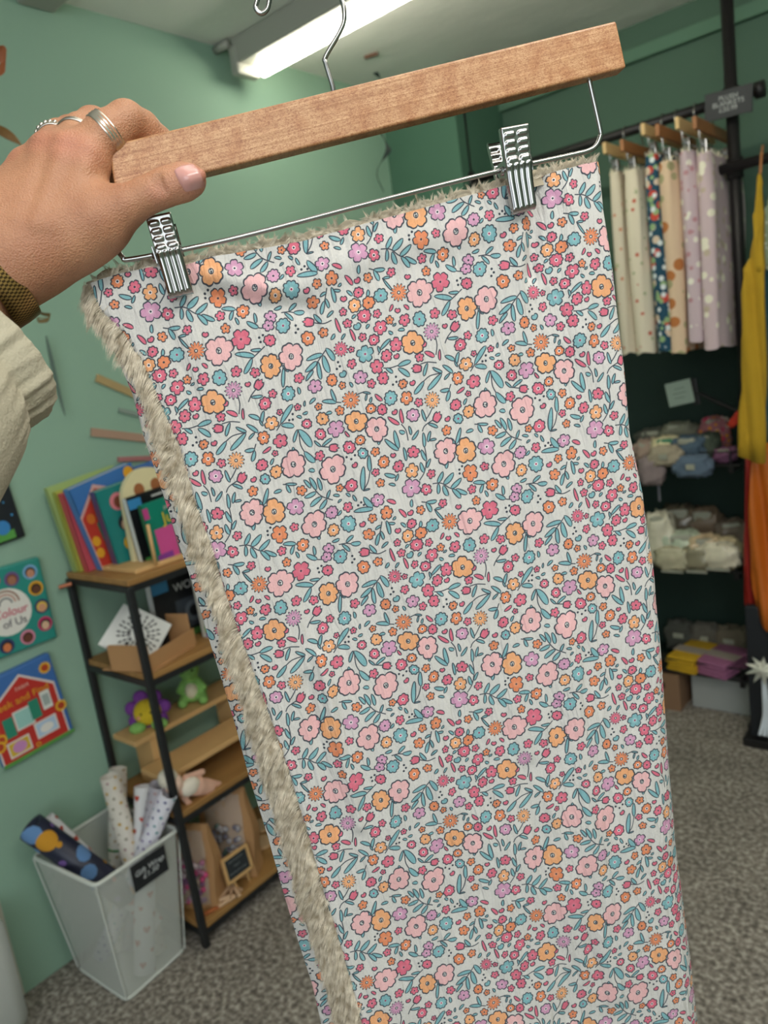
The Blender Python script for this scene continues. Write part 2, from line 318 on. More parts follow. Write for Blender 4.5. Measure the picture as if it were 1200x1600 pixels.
# ================================================================== printed muslin: the tile is drawn here
MOT = '''Dk .334 1.156 .033;Sk .382 1.172 .015;Bo -.010 1.139 .052;Bp .095 1.123 .059;Bo .325 1.506 .052;Bp .415 1.571 .056;Bp -.021 1.616 .061;Bp .160 1.696 .065;F5l .171 1.289 .035;F8t .038 1.286 .034;Sk .106 1.230 .025;F8r .257 1.284 .028;Sr .300 1.322 .018;F5l .394 1.310 .035;Sk .368 1.237 .023;F5t .442 1.211 .043;F5k .484 1.284 .035;F6k .542 1.248 .030;F6k .501 1.345 .031;Sk .439 1.354 .022;F8k -.080 1.299 .030;Sk -.034 1.265 .021;Sk .066 1.360 .017;Sk -.023 1.358 .015;F5o -.073 1.396 .035;F6r -.128 1.451 .032;F5k -.053 1.490 .036;Lk -.150 1.520 -.105 1.504 .009;Sk -.093 1.539 .015;F8k .090 1.448 .024;F8o .169 1.447 .031;F5l .221 1.511 .043;Sr .164 1.386 .018;Sr .260 1.434 .023;Dr .324 1.400 .040;F8r .410 1.468 .025;F8k .462 1.488 .026;F8t .516 1.447 .034;Tk .191 1.598 .025 .320;F8k .142 1.515 .027;F8k .263 1.617 .031;F8r .323 1.599 .025;F8t .321 1.664 .026;Sr .383 1.675 .023;F8r .412 1.736 .030;F6k .479 1.779 .030;Sk .113 1.614 .025;F8k -.168 1.574 .029;F8o -.110 1.625 .031;F8t -.170 1.643 .025;F8k .229 1.800 .032;Sr .171 1.795 .020;Sk .361 1.773 .020;Sr .372 1.830 .022;Hk .269 1.708 .014;Hk .465 1.718 .013;Hk .520 1.518 .014;Ht .316 1.271 .017;Hk .591 1.263 .014;Lk .445 1.408 .472 1.447 .010;Lk .260 1.536 .275 1.568 .007;Lk .481 1.531 .529 1.582 .011;Lt .050 1.159 .022 1.250 .009;Lt .045 1.152 .066 1.187 .007;K .263 1.139 .222 1.173 .142 1.242;Lt .161 1.160 .242 1.155 .012;Lt .265 1.133 .291 1.198 .014;Lt .244 1.162 .252 1.246 .015;Lt .143 1.211 .207 1.180 .012;Lt .213 1.185 .206 1.265 .011;Lt .135 1.252 .180 1.216 .009;Lt .091 1.270 .090 1.303 .008;Lt .126 1.361 .159 1.343 .008;Lt .107 1.341 .099 1.365 .005;Lt .082 1.398 .107 1.396 .007;Lt .051 1.400 .073 1.413 .007;Lt -.030 1.410 .045 1.340 .013;Lt -.030 1.419 .027 1.442 .013;K -.030 1.410 -.057 1.436;Lt -.095 1.330 -.119 1.381 .009;Lt .039 1.462 .007 1.514 .008;Lt .045 1.464 .085 1.560 .019;K .045 1.464 .036 1.532 .046 1.574;Lt .046 1.574 .083 1.637 .015;Lt -.002 1.536 -.011 1.572 .009;Lt -.106 1.560 -.126 1.585 .007;Lt .044 1.666 .072 1.678 .010;Lt .187 1.367 .253 1.391 .011;Lt .242 1.324 .251 1.386 .009;K .247 1.388 .274 1.398;Lt .191 1.429 .220 1.431 .008;K .356 1.385 .388 1.382 .422 1.396;Lt .388 1.381 .424 1.398 .005;Lt .408 1.393 .393 1.424 .005;Lt .425 1.416 .414 1.440 .006;Lt .135 1.574 .191 1.551 .008;Lt .105 1.537 .129 1.572 .006;K .129 1.572 .169 1.588;Lt .309 1.728 .279 1.839 .013;Lt .348 1.684 .335 1.759 .011;K .335 1.758 .314 1.805 .285 1.838;Lt .281 1.842 .314 1.843 .004;Lt .498 1.604 .501 1.693 .012;Lt .442 1.631 .496 1.702 .012;Lt .422 1.613 .407 1.647 .008;Lt .402 1.795 .453 1.823 .011;Lt .412 1.849 .443 1.865 .007;Lt .469 1.815 .448 1.844 .007;Lt .338 1.318 .346 1.343 .007;Lt .010 1.704 .033 1.751 .009;Lt .040 1.702 .057 1.768 .011;Lt .077 1.715 .080 1.778 .010;Lt -.081 1.696 -.029 1.713 .007;K .515 1.300 .548 1.308 .589 1.307;Lt .526 1.304 .554 1.334 .009;O .306 1.211;O .310 1.232;O .293 1.240;O .012 1.407;O .035 1.384;O .029 1.409;O .239 1.659;O .259 1.675;O .281 1.662;Tk .675 1.347 .026 -2.820;Sk .702 1.299 .023;K .701 1.332 .739 1.333 .781 1.348;Lt .736 1.338 .703 1.392 .009;Lt .588 1.310 .655 1.305 .012;Lt .586 1.321 .633 1.373 .013;Lt .758 1.366 .800 1.401 .008;Lt .796 1.406 .707 1.462 .013;K .796 1.403 .736 1.400 .696 1.416;Lt .697 1.417 .637 1.462 .012;Lt .810 1.369 .853 1.419 .010;Lt .837 1.417 .803 1.438 .006;Lt .831 1.329 .876 1.362 .011;Lt .875 1.365 .884 1.397 .005;Lk .734 1.282 .779 1.317 .012;F6r .591 1.399 .024;Hk .640 1.408 .014;F5r .594 1.470 .034;Sk .649 1.508 .022;Do .719 1.516 .038;F8l .607 1.559 .033;Lk .552 1.512 .548 1.582 .010;Lt .657 1.546 .664 1.606 .008;K .711 1.552 .687 1.580 .662 1.602;Tk .726 1.602 .028 -.810;K .698 1.611 .654 1.626 .636 1.647;Lt .673 1.621 .715 1.653 .008;Hk .776 1.628 .014;Sr .758 1.681 .026;Lt .770 1.486 .816 1.491 .010;Lt .816 1.498 .791 1.543 .010;K .811 1.500 .829 1.470;Lt .522 1.613 .547 1.630 .010;K .540 1.585 .555 1.621 .555 1.669;Lt .574 1.605 .576 1.648 .007;Lt .617 1.638 .576 1.674 .008;Lt .638 1.657 .628 1.726 .009;Lt .675 1.660 .652 1.707 .008;Lt .661 1.703 .695 1.706 .006;K .629 1.723 .625 1.782 .602 1.842 .568 1.876;Lt .609 1.735 .622 1.794 .010;Lt .645 1.792 .617 1.828 .008;Lt .591 1.794 .598 1.846 .010;F5k .568 1.733 .032;Lt .525 1.698 .524 1.764 .008;F5o .540 1.821 .037;F5l .519 1.902 .049;F5k .590 1.932 .030;Sk .632 1.865 .023;Lt .831 1.690 .791 1.759 .010;Lt .776 1.729 .786 1.764 .007;Bp .729 1.778 .060;Bo .832 1.807 .057;Lt .728 1.826 .713 1.862 .009;Lt .854 1.720 .893 1.719 .009;Sr .986 1.750 .026;Lt .923 1.701 .932 1.744 .009;K .918 1.698 .907 1.694;K 1.052 1.770 1.076 1.808 1.122 1.840;Lt .992 1.788 1.052 1.780 .011;Lt 1.075 1.811 1.010 1.838 .012;Lt 1.095 1.829 1.052 1.866 .011;Lt 1.122 1.789 1.099 1.825 .007;Lt 1.131 1.819 1.161 1.832 .007;Lt 1.145 1.862 1.166 1.852 .005;F5l .939 1.819 .044;F8l 1.104 1.899 .032;Lt 1.128 1.922 1.152 1.905 .007;Bp 1.007 1.929 .062;Lt 1.012 1.968 1.013 2.011 .009;F8o 1.091 1.987 .031;Sk .908 1.912 .022;F5r .830 1.921 .044;O .795 1.876;O .777 1.888;O .774 1.907;F6r .927 2.011 .033;Lt .834 1.974 .895 1.994 .011;Lt .883 1.998 .860 2.036 .009;Lt 1.071 2.043 1.109 2.038 .008;Sk .820 2.004 .023;Lt .976 2.034 .972 2.080 .008;K .630 1.915 .674 1.927 .713 1.965 .786 2.011;Lt .692 1.873 .656 1.918 .011;Lt .744 1.895 .685 1.934 .014;Lt .777 1.932 .716 1.966 .012;Lt .657 1.924 .646 1.973 .009;Lt .680 1.941 .691 1.997 .012;Lt .740 1.977 .790 2.018 .011;Hk .402 2.085 .015;Sk .385 2.143 .019;Lt .347 2.265 .370 2.243 .006;F8t .171 1.979 .040;Sk .188 1.898 .025;Lt .195 1.830 .211 1.850 .007;Lt .226 1.848 .236 1.882 .007;F5l .340 1.908 .035;Lt .275 1.874 .306 1.936 .015;Lt .212 1.929 .306 1.943 .013;O .239 1.905;O .257 1.895;O .267 1.911;Lk .383 1.923 .424 1.951 .011;F5r .367 1.982 .034;Sr .293 1.988 .023;Lt .389 2.025 .407 2.015 .006;Lt .363 2.034 .396 2.046 .007;Lt .357 2.021 .359 2.091 .010;Hk .239 2.003 .015;Sr .257 2.061 .030;Lt .294 2.047 .327 2.036 .007;Lt .317 2.062 .323 2.107 .008;Lt .309 2.072 .281 2.126 .010;K .334 2.019 .313 2.067 .281 2.124;Lt .304 2.147 .341 2.126 .007;Lt .138 2.066 .180 2.043 .009;Lt .159 2.079 .208 2.091 .012;Lt .116 2.070 .145 2.114 .009;K .102 2.065 .137 2.070 .164 2.083;Tk .213 2.142 .028 -2.790;Lt .248 2.115 .272 2.162 .010;K .238 2.152 .282 2.170 .320 2.165;Lk .343 2.161 .351 2.231 .009;Sr .270 2.209 .024;Lt .298 2.251 .321 2.230 .008;F8r .193 2.214 .033;O .151 2.141;O .158 2.160;O .143 2.173;F5l .046 2.071 .030;F5l .026 2.107 .028;F8t .093 2.126 .035;F8k .015 2.174 .028;Lt -.068 2.063 -.023 2.103 .012;K -.026 2.102 -.007 2.110;O -.010 2.142;O -.030 2.148;O -.029 2.169;Lt -.115 2.032 -.108 2.065 .007;Lt -.279 1.972 -.248 2.027 .012;Sr -.171 2.066 .023;F5k -.114 2.132 .049;Hk -.268 2.067 .014;Bp -.227 2.154 .064;Dr -.328 2.127 .039;Lt -.158 2.190 -.073 2.224 .013;Lt -.083 2.193 -.034 2.203 .008;Lt -.087 2.231 -.139 2.288 .012;K -.016 2.194 -.059 2.217 -.087 2.231;Sk -.174 2.268 .026;Sk -.089 2.297 .024;F8t -.256 2.274 .035;F5k -.330 2.259 .030;Lk -.317 2.190 -.298 2.216 .009;Hk -.136 2.339 .013;Dl -.208 2.347 .039;Tk -.085 2.354 .027 -.740;K -.104 2.371 -.135 2.395 -.153 2.418;Lt -.136 2.401 -.083 2.411 .008;Sk .393 2.200 .022;Lt .507 1.959 .499 1.995 .008;Lt .576 1.995 .630 2.005 .010;Lt .575 1.998 .590 2.049 .011;K .576 1.995 .554 1.986;Sk .658 2.026 .022;Lt .611 2.044 .647 2.047 .006;K .609 2.043 .621 2.082 .644 2.111;Lt .611 2.047 .642 2.108 .006;Sr .539 2.023 .023;Lk .432 1.986 .460 2.035 .011;Hk .486 2.021 .015;F8k .479 2.076 .025;Lt .425 2.054 .447 2.082 .008;F8o .446 2.129 .032;F8r .515 2.135 .031;Lt .527 2.077 .517 2.105 .008;F8t .581 2.118 .034;F8k .480 2.188 .033;Sk .543 2.195 .021;Lt .419 2.184 .441 2.173 .007;Ht .435 2.225 .018;Lt .475 2.248 .494 2.232 .007;F5k .544 2.261 .035;Sr .597 2.240 .021;Lt .605 2.270 .625 2.263 .005;Lt .579 2.289 .597 2.306 .008;Lk .606 2.200 .629 2.173 .008;Hk .647 2.206 .013;Lt .628 2.296 .660 2.302 .008;Bo .685 2.374 .056;Hk .740 2.396 .014;F5k .601 2.360 .035;F8k .499 2.308 .027;Sk .448 2.281 .020;Lk .398 2.228 .408 2.288 .009;Lt .518 2.362 .578 2.326 .009;K .518 2.362 .505 2.380;Lt .511 2.342 .513 2.373 .006;O .565 2.506;O .562 2.530;O .542 2.538;Lk .812 2.441 .802 2.491 .007;K .804 2.377 .804 2.416 .789 2.459'''
ASP = 1.15; TW = 1150; TH = int(TW * ASP)
img = np.zeros((TH, TW, 3), np.float32); img[:] = (0.81, 0.797, 0.775)
PAL = {'p': (0.90, 0.70, 0.70), 'o': (0.91, 0.65, 0.46), 'r': (0.87, 0.53, 0.37), 'l': (0.80, 0.59, 0.70), 'k': (0.84, 0.42, 0.50), 't': (0.49, 0.68, 0.70)}
INK = np.array((0.215, 0.235, 0.275), np.float32)
def win(cx, cy, r):
    x0 = int((cx - r) * TW) - 2; x1 = int((cx + r) * TW) + 3; y0 = int((cy - r) * TW) - 2; y1 = int((cy + r) * TW) + 3
    xs = np.arange(x0, x1); ys = np.arange(y0, y1); X, Y = np.meshgrid(xs / TW - cx, ys / TW - cy)
    return xs % TW, ys % TH, X.astype(np.float32), Y.astype(np.float32)
def paint(xs, ys, d, col, lw, fade=None):
    """d: signed distance in tile widths; fill inside, ink line along the edge"""
    px = 1.0 / TW; a = np.clip(0.5 - d / px, 0, 1)[..., None]; ln = np.clip(0.5 - (np.abs(d) - lw) / px, 0, 1)[..., None]
    B = img[np.ix_(ys, xs)]
    if col is not None:
        c = np.array(col, np.float32)
        c = np.broadcast_to(c, B.shape) if fade is None else c * (1 - fade[..., None]) + fade[..., None] * np.array((0.97, 0.93, 0.92), np.float32)
        B = B * (1 - a) + c * a
    B = B * (1 - ln * 0.93) + INK * ln * 0.93
    img[np.ix_(ys, xs)] = B
LW = 0.0027; mr = random.Random(5)
def flower(x, y, r, n, dep, col, sharp=1.0, jit=0.0, lw=LW):
    xs, ys, X, Y = win(x, y, r * 1.4); ph = mr.uniform(0, 2 * PI); th = np.arctan2(Y, X) + ph; rr = np.hypot(X, Y)
    lob = np.abs(np.cos(th * n / 2)) ** sharp
    p2, p3 = mr.uniform(0, 6.3), mr.uniform(0, 6.3)
    rad = r * (1 - dep + dep * lob) * (1 + jit * np.sin(2 * th + p2) + jit * 0.6 * np.sin(3 * th + p3))
    if n < 7: rad = rad * (1 - 0.07 * np.maximum(0, np.cos(th * n)) ** 3 * (lob > 0.8))
    d = (rr - rad) * 0.86
    k = mr.uniform(0.1, 0.35); fade = np.clip(1 - rr / (r * 0.42), 0, 1) * k * 1.6
    paint(xs, ys, d, PAL[col], lw, fade); return X, Y, xs, ys, th, rr
def dotp(x, y, r, c):
    xs, ys, X, Y = win(x, y, r * 1.3); d = np.hypot(X, Y) - r; a = np.clip(0.5 - d * TW, 0, 1)[..., None]
    img[np.ix_(ys, xs)] = img[np.ix_(ys, xs)] * (1 - a) + np.array(c, np.float32) * a
def leaf(x1, y1, x2, y2, wd, col):
    cx, cy = (x1 + x2) / 2, (y1 + y2) / 2; ln = math.hypot(x2 - x1, y2 - y1) / 2 + 1e-6
    xs, ys, X, Y = win(cx, cy, ln + wd); dx, dy = (x2 - x1) / ln / 2, (y2 - y1) / ln / 2
    a = X * dx + Y * dy; b = -X * dy + Y * dx; b = b + 0.18 * wd * (1 - (a / ln) ** 2) * (1 if mr.random() < 0.5 else -1)
    t = np.clip(a / ln, -1, 1); prof = wd * np.sqrt(np.maximum(1 - t * t, 0)) * (0.92 + 0.14 * t) * 0.98
    d = np.where(np.abs(a) < ln, np.abs(b) - prof, np.hypot(np.abs(a) - ln, b)) * 0.9
    paint(xs, ys, d, PAL[col], LW * 0.85)
    dd = np.where(a < ln * 0.55, np.abs(b), 1.0); dd = np.where(a > -ln * 1.02, dd, 1.0)
def curve(P, lw=LW):
    P = np.array(P); c = (P.min(0) + P.max(0)) / 2; r = (P.max(0) - P.min(0)).max() / 2 + 0.01
    xs, ys, X, Y = win(c[0], c[1], r); Q = []
    for i in range(len(P) - 1):
        p0 = P[max(i - 1, 0)]; p1 = P[i]; p2 = P[i + 1]; p3 = P[min(i + 2, len(P) - 1)]
        for t in np.linspace(0, 1, 7)[:-1]: Q.append(0.5 * (2 * p1 + (p2 - p0) * t + (2 * p0 - 5 * p1 + 4 * p2 - p3) * t * t + (3 * p1 - p0 - 3 * p2 + p3) * t ** 3))
    Q.append(P[-1]); d = np.full(X.shape, 9.0, np.float32)
    for i in range(len(Q) - 1):
        a = Q[i] - c; ab = Q[i + 1] - Q[i]; t = np.clip(((X - a[0]) * ab[0] + (Y - a[1]) * ab[1]) / (ab @ ab + 1e-12), 0, 1)
        d = np.minimum(d, np.hypot(X - a[0] - t * ab[0], Y - a[1] - t * ab[1]))
    a = np.clip(0.5 - (d - lw) * TW, 0, 1)[..., None] * 0.93; img[np.ix_(ys, xs)] = img[np.ix_(ys, xs)] * (1 - a) + INK * a
mots = [(q.split()[0], [float(v) for v in q.split()[1:]]) for q in MOT.split(';')]
for k, v in mots:
    if k[0] == 'K': curve([v[i:i + 2] for i in range(0, len(v), 2)])
for k, v in mots:
    if k[0] == 'L': leaf(v[0], v[1], v[2], v[3], v[4], k[1])
for k, v in mots:
    t = k[0]
    if t == 'O': dotp(v[0], v[1], 0.0058, INK)
    elif t == 'H':
        x, y, r = v[:3]; xs, ys, X, Y = win(x, y, r * 1.5); an = mr.uniform(-0.6, 0.6); X, Y = X * math.cos(an) - Y * math.sin(an), X * math.sin(an) + Y * math.cos(an)
        q = np.hypot(X, Y) / r; th = np.arctan2(X, -Y); rad = 0.62 + 0.42 * np.abs(np.sin(th)) - 0.25 * np.exp(-(th / 0.35) ** 2) + 0.28 * np.exp(-((np.abs(th) - PI) / 0.4) ** 2)
        paint(xs, ys, (q - rad) * r * 0.85, PAL[k[1]], LW * 0.85)
    elif t == 'T':
        x, y, r, an = v[:4]; xs, ys, X, Y = win(x, y, r * 1.5); a = (X * math.cos(an) + Y * math.sin(an)) / r; b_ = (-X * math.sin(an) + Y * math.cos(an)) / r
        top = 0.75 + 0.22 * np.cos(b_ * 9.0); body = np.sqrt(np.maximum(0, 1 - ((a + 0.1) * 0.95) ** 2)) * 0.72 + 0.06 * (a > 0)
        d = np.maximum(np.abs(b_) - body, np.maximum(a - top, -a - 0.95)) * r * 0.8
        paint(xs, ys, d, PAL[k[1]], LW)
for k, v in mots:
    t = k[0]; c = k[-1]
    if t not in 'FSDB': continue
    x, y, r = v[:3]
    if t == 'B':
        flower(x, y, r * 1.08, mr.choice((5, 5, 6)), 0.30, c, 0.55, 0.06, LW * 1.25)
        rr = r * 0.21; xs, ys, X, Y = win(x, y, rr * 1.5); paint(xs, ys, np.hypot(X * 1.15, Y) - rr, (0.86, 0.85, 0.83), LW * 0.9)
        for i in range(6): an = mr.uniform(0, 6.3); q = mr.uniform(0.15, 0.75) * rr; dotp(x + q * math.cos(an), y + q * math.sin(an), 0.0031, INK)
    elif k[0] == 'S':
        flower(x, y, r * 1.05, 5, 0.42, c, 0.8, 0.03, LW * 0.9); dotp(x, y, 0.0042, INK)
    elif t == 'D':
        X, Y, xs, ys, th, rr = flower(x, y, r * 1.05, 13, 0.45, c, 0.9, 0.02, LW * 0.9)
        q = r * 0.17; xs, ys, X, Y = win(x, y, q * 1.6); paint(xs, ys, np.hypot(X, Y) - q, (0.9, 0.88, 0.85), LW * 0.8)
    else:
        n = int(k[1]); n = {8: mr.choice((7, 8, 8, 9)), 6: 6, 5: 5}[n]
        flower(x, y, r, n, {5: 0.42, 6: 0.34}.get(n, 0.2), c, {5: 0.6}.get(n, 0.7), 0.045)
        dotp(x, y, 0.0085, (0.95, 0.9, 0.9)) if mr.random() < 0.5 else None
        dotp(x, y, 0.005, INK if c != 't' else (0.6, 0.2, 0.35))
# the finished tile becomes the print of the cloth (generated here, nothing is loaded)
im = bpy.data.images.new('muslin_print', TW, TH, alpha=False)
px = np.ones((TH, TW, 4), np.float32); px[..., :3] = img[::-1]; im.pixels.foreach_set(px.ravel()); im.update(); im.pack()
def muslin(name, tint=(1, 1, 1)):
    m = bpy.data.materials.new(name); m.use_nodes = True; N = m.node_tree.nodes; L = m.node_tree.links; b = N['Principled BSDF']
    b.inputs['Roughness'].default_value = 0.88
    uv = N.new('ShaderNodeUVMap'); uv.uv_map = 'UVMap'; t = N.new('ShaderNodeTexImage'); t.image = im; t.interpolation = 'Cubic'; L.new(uv.outputs[0], t.inputs[0])
    mx = N.new('ShaderNodeMix'); mx.data_type = 'RGBA'; mx.blend_type = 'MULTIPLY'; mx.inputs[0].default_value = 1
    L.new(t.outputs[0], mx.inputs[6])
    # open weave: two crossing thread directions
    sc = N.new('ShaderNodeSeparateXYZ'); L.new(uv.outputs[0], sc.inputs[0])
    def thread(out, k):
        a = N.new('ShaderNodeMath'); a.operation = 'MULTIPLY'; a.inputs[1].default_value = k; L.new(sc.outputs[out], a.inputs[0])
        s = N.new('ShaderNodeMath'); s.operation = 'SINE'; L.new(a.outputs[0], s.inputs[0]); return s
    a1 = thread(0, 2 * PI * 125); a2 = thread(1, 2 * PI * 140); ad = N.new('ShaderNodeMath'); ad.operation = 'MULTIPLY'; L.new(a1.outputs[0], ad.inputs[0]); L.new(a2.outputs[0], ad.inputs[1])
    nz = N.new('ShaderNodeTexNoise'); nz.inputs['Scale'].default_value = 130; nz.inputs['Detail'].default_value = 3; L.new(uv.outputs[0], nz.inputs['Vector'])
    sm = N.new('ShaderNodeMath'); sm.operation = 'MULTIPLY_ADD'; sm.inputs[1].default_value = 0.28; L.new(ad.outputs[0], sm.inputs[0]); L.new(nz.outputs['Fac'], sm.inputs[2])
    cr = N.new('ShaderNodeValToRGB'); cr.color_ramp.elements[0].position = 0.2; cr.color_ramp.elements[1].position = 0.75
    cr.color_ramp.elements[0].color = (0.80 * tint[0], 0.80 * tint[1], 0.79 * tint[2], 1); cr.color_ramp.elements[1].color = (*tint, 1)
    L.new(sm.outputs[0], cr.inputs[0]); L.new(cr.outputs[0], mx.inputs[7]); L.new(mx.outputs[2], b.inputs['Base Color'])
    bp = N.new('ShaderNodeBump'); bp.inputs['Strength'].default_value = 0.35; bp.inputs['Distance'].default_value = 0.0006; L.new(sm.outputs[0], bp.inputs['Height'])
    # crinkles of the muslin, long and narrow down the cloth
    mp = N.new('ShaderNodeMapping'); mp.inputs['Scale'].default_value = (26, 5, 1); mp.inputs['Rotation'].default_value = (0, 0, 0.15); L.new(uv.outputs[0], mp.inputs[0])
    n3 = N.new('ShaderNodeTexNoise'); n3.inputs['Scale'].default_value = 1; n3.inputs['Detail'].default_value = 3; n3.inputs['Distortion'].default_value = 0.6; L.new(mp.outputs[0], n3.inputs['Vector'])
    b2 = N.new('ShaderNodeBump'); b2.inputs['Strength'].default_value = 0.85; b2.inputs['Distance'].default_value = 0.004; L.new(n3.outputs['Fac'], b2.inputs['Height']); L.new(bp.outputs[0], b2.inputs['Normal']); L.new(b2.outputs[0], b.inputs['Normal'])
    return m
PRINT = muslin('floral_muslin')

# ================================================================== the blanket on its hanger
BL = thing('blanket', 'white floral muslin baby blanket with beige fleece lining clipped to the held hanger', 'blanket', PL(560, 400, -0.01))
EL = [(147, 440), (160, 478), (200, 518), (232, 572), (262, 640), (288, 700), (310, 780), (340, 862), (370, 960), (400, 1042), (430, 1124), (460, 1212), (490, 1312), (514, 1400), (541, 1485), (572, 1600), (640, 1850)]
ER = [(941, 262), (946, 330), (960, 420), (975, 540), (990, 680), (1012, 770), (1030, 880), (1043, 1000), (1052, 1100), (1061, 1190), (1073, 1300), (1090, 1430), (1109, 1600), (1142, 1850)]
EB = [(146, 446), (160, 500), (188, 550), (214, 612), (232, 680), (262, 770), (284, 842), (310, 920), (330, 990), (352, 1065), (376, 1150), (398, 1240), (428, 1340), (452, 1430), (478, 1520), (503, 1600), (560, 1850)]
TOP = [(147, 440), (185, 427), (235, 417), (300, 411), (330, 401), (400, 389), (470, 377), (560, 352), (640, 331), (720, 309), (780, 292), (850, 273), (905, 259), (936, 252)]
def curve_uv(P):
    Q = np.array([UVof(*p) for p in P]); return Q
cl, cr_, cb, ct = (curve_uv(P) for P in (EL, ER, EB, TOP))
VB = 5.2
def at_v(Q, v): return np.interp(v, Q[:, 1], Q[:, 0])
def top_v(u): return np.interp(u, ct[:, 0], ct[:, 1])
def roll(v): return 0.007 + 0.026 * np.clip((v - 0.3) / 2.6, 0, 1) ** 1.3      # radius of the fold at the right, metres
gz = rng.random((64, 64))
def vnoise(x, y):
    xi, yi = np.floor(x).astype(int), np.floor(y).astype(int); fx, fy = x - xi, y - yi; fx = fx * fx * (3 - 2 * fx); fy = fy * fy * (3 - 2 * fy)
    g = lambda i, j: gz[(xi + i) % 64, (yi + j) % 64]
    return (g(0, 0) * (1 - fx) + g(1, 0) * fx) * (1 - fy) + (g(0, 1) * (1 - fx) + g(1, 1) * fx) * fy
def ridge(u, v, p, q, wd, h):
    (x1, y1), (x2, y2) = UVof(*p), UVof(*q); dx, dy = x2 - x1, y2 - y1; L2 = dx * dx + dy * dy
    t = ((u - x1) * dx + (v - y1) * dy) / L2; tc_ = np.clip(t, 0, 1); d = np.hypot(u - x1 - tc_ * dx, v - y1 - tc_ * dy)
    return h * np.exp(-(d / wd) ** 2)
def relief(u, v):
    """metres towards the camera: soft folds, the swag between the clips, crinkles"""
    z = 0.0034 * (vnoise(u * 2.2 + 3, v * 1.1 + 1) - 0.5) * 2 + 0.0011 * (vnoise(u * 17, v * 3.2 + 2 * u) - 0.5) * 2 + 0.0006 * (vnoise(u * 34 + v * 3, v * 9) - 0.5)
    z = z + ridge(u, v, (320, 425), (420, 455), 0.05, 0.0055) + ridge(u, v, (420, 458), (560, 420), 0.06, 0.003) - ridge(u, v, (330, 462), (480, 482), 0.04, 0.005)
    z = z + ridge(u, v, (500, 412), (770, 345), 0.05, 0.0022) - ridge(u, v, (540, 440), (760, 395), 0.05, 0.0012)
    z = z - ridge(u, v, (842, 262), (832, 430), 0.035, 0.007) + ridge(u, v, (812, 350), (800, 560), 0.06, 0.003) + ridge(u, v, (880, 290), (905, 520), 0.07, 0.003)
    z = z + ridge(u, v, (287, 470), (330, 640), 0.05, 0.0025) - ridge(u, v, (248, 480), (300, 620), 0.035, 0.0022)
    z = z + ridge(u, v, (500, 1030), (560, 1290), 0.03, 0.004) - ridge(u, v, (478, 1060), (530, 1300), 0.025, 0.004) + ridge(u, v, (700, 950), (790, 1500), 0.08, 0.002)
    z = z + ridge(u, v, (610, 800), (700, 1250), 0.05, 0.0014) + ridge(u, v, (880, 980), (960, 1560), 0.06, 0.003) - ridge(u, v, (830, 1200), (890, 1590), 0.05, 0.002)
    return z
NT, NS = 300, 190; KR, KB, KL = 16, 30, 8
rows = []; uvs = []
for i in range(NT + 1):
    t = i / NT; row = []; ur = []
    v0 = ct[0, 1]; vv = v0 + (VB - v0) * t
    # front face
    for j in range(-KL, NS + 1):
        s = max(0, j) / NS
        ul, ur_ = at_v(cl, max(vv, cl[0, 1])), at_v(cr_, max(vv, cr_[0, 1])); u = ul + (ur_ - ul) * s
        for _ in range(3):
            vt = top_v(u); v = vt + (VB - vt) * t; ul, ur_ = at_v(cl, v), at_v(cr_, v); r = roll(v); ue = ur_ - r / LA; u = ul + (ue - ul) * s
        z = float(relief(u, v)) * min(1.0, 6 * s + 0.2)
        if j < 0:
            th = PI * 0.75 * (-j) / KL; rr = 0.0035; P = UVP(u, v, z) - AX * rr * math.sin(th) - TN * rr * (1 - math.cos(th)); u2 = u - rr * th / LA
            row.append(P); ur.append((u2, v))
        else:
            edge = max(0, 1 - s * (ue - ul) * LA / 0.004) if s * (ue - ul) * LA < 0.004 else 0
            row.append(UVP(u, v, z - 0.0)); ur.append((u, v))
    # fold at the right, then the back layer
    z1 = z; r2 = max(0.012, min(r, 0.02)); D = r + r2
    for k in range(1, KR + 1):
        th = PI / 2 * k / KR; row.append(UVP(ue, v, z1) + AX * r * math.sin(th) - TN * r * (1 - math.cos(th))); ur.append((ue + r * th / LA, v))
    uq = ue + r * PI / 2 / LA
    for k in range(1, KR + 1):
        th = PI / 2 * k / KR; row.append(UVP(ue, v, z1) + AX * (r - r2 * (1 - math.cos(th))) - TN * (r + r2 * math.sin(th))); ur.append((uq + r2 * th / LA, v))
    uq2 = uq + r2 * PI / 2 / LA; xr = ue + (r - r2) / LA; vb_ = max(v, cb[0, 1]); xb = at_v(cb, vb_) + 0.012
    for k in range(1, KB + 1):
        q = k / KB; row.append(UVP(xr + (xb - xr) * q, v, z1 * (1 - q)) - TN * D); ur.append((uq2 + (xr - xb) * q, v))
    # hem of the back layer turns round towards the camera
    for k in range(1, 9):
        th = PI * 0.62 * k / 8; rr = 0.007; row.append(UVP(xb, v) - TN * (D - rr * (1 - math.cos(th))) - AX * rr * math.sin(th)); ur.append((uq2 + xr - xb + rr * th / LA, v))
    row.append(UVP(xb, v) - TN * (D - 0.011) + AX * 0.004); ur.append((uq2 + xr - xb + 0.15, v))
    rows.append(row); uvs.append(ur)
G = np.array(rows); nb = G.shape[1]; mb = MB().grid(G)
me = bpy.data.meshes.new('muslin_cover'); me.from_pydata(mb.v, [], mb.f); me.materials.append(PRINT)
uvl = me.uv_layers.new(name='UVMap'); U = np.array(uvs).reshape(-1, 2)
li = np.empty(len(me.loops), np.int32); me.loops.foreach_get('vertex_index', li); uu = U[li].copy(); uu[:, 1] = -uu[:, 1]; uvl.data.foreach_set('uv', uu.ravel().astype(np.float32))
link('muslin_cover', me, BL, 'white muslin printed with pink, orange, lilac and teal flowers', smooth=True)

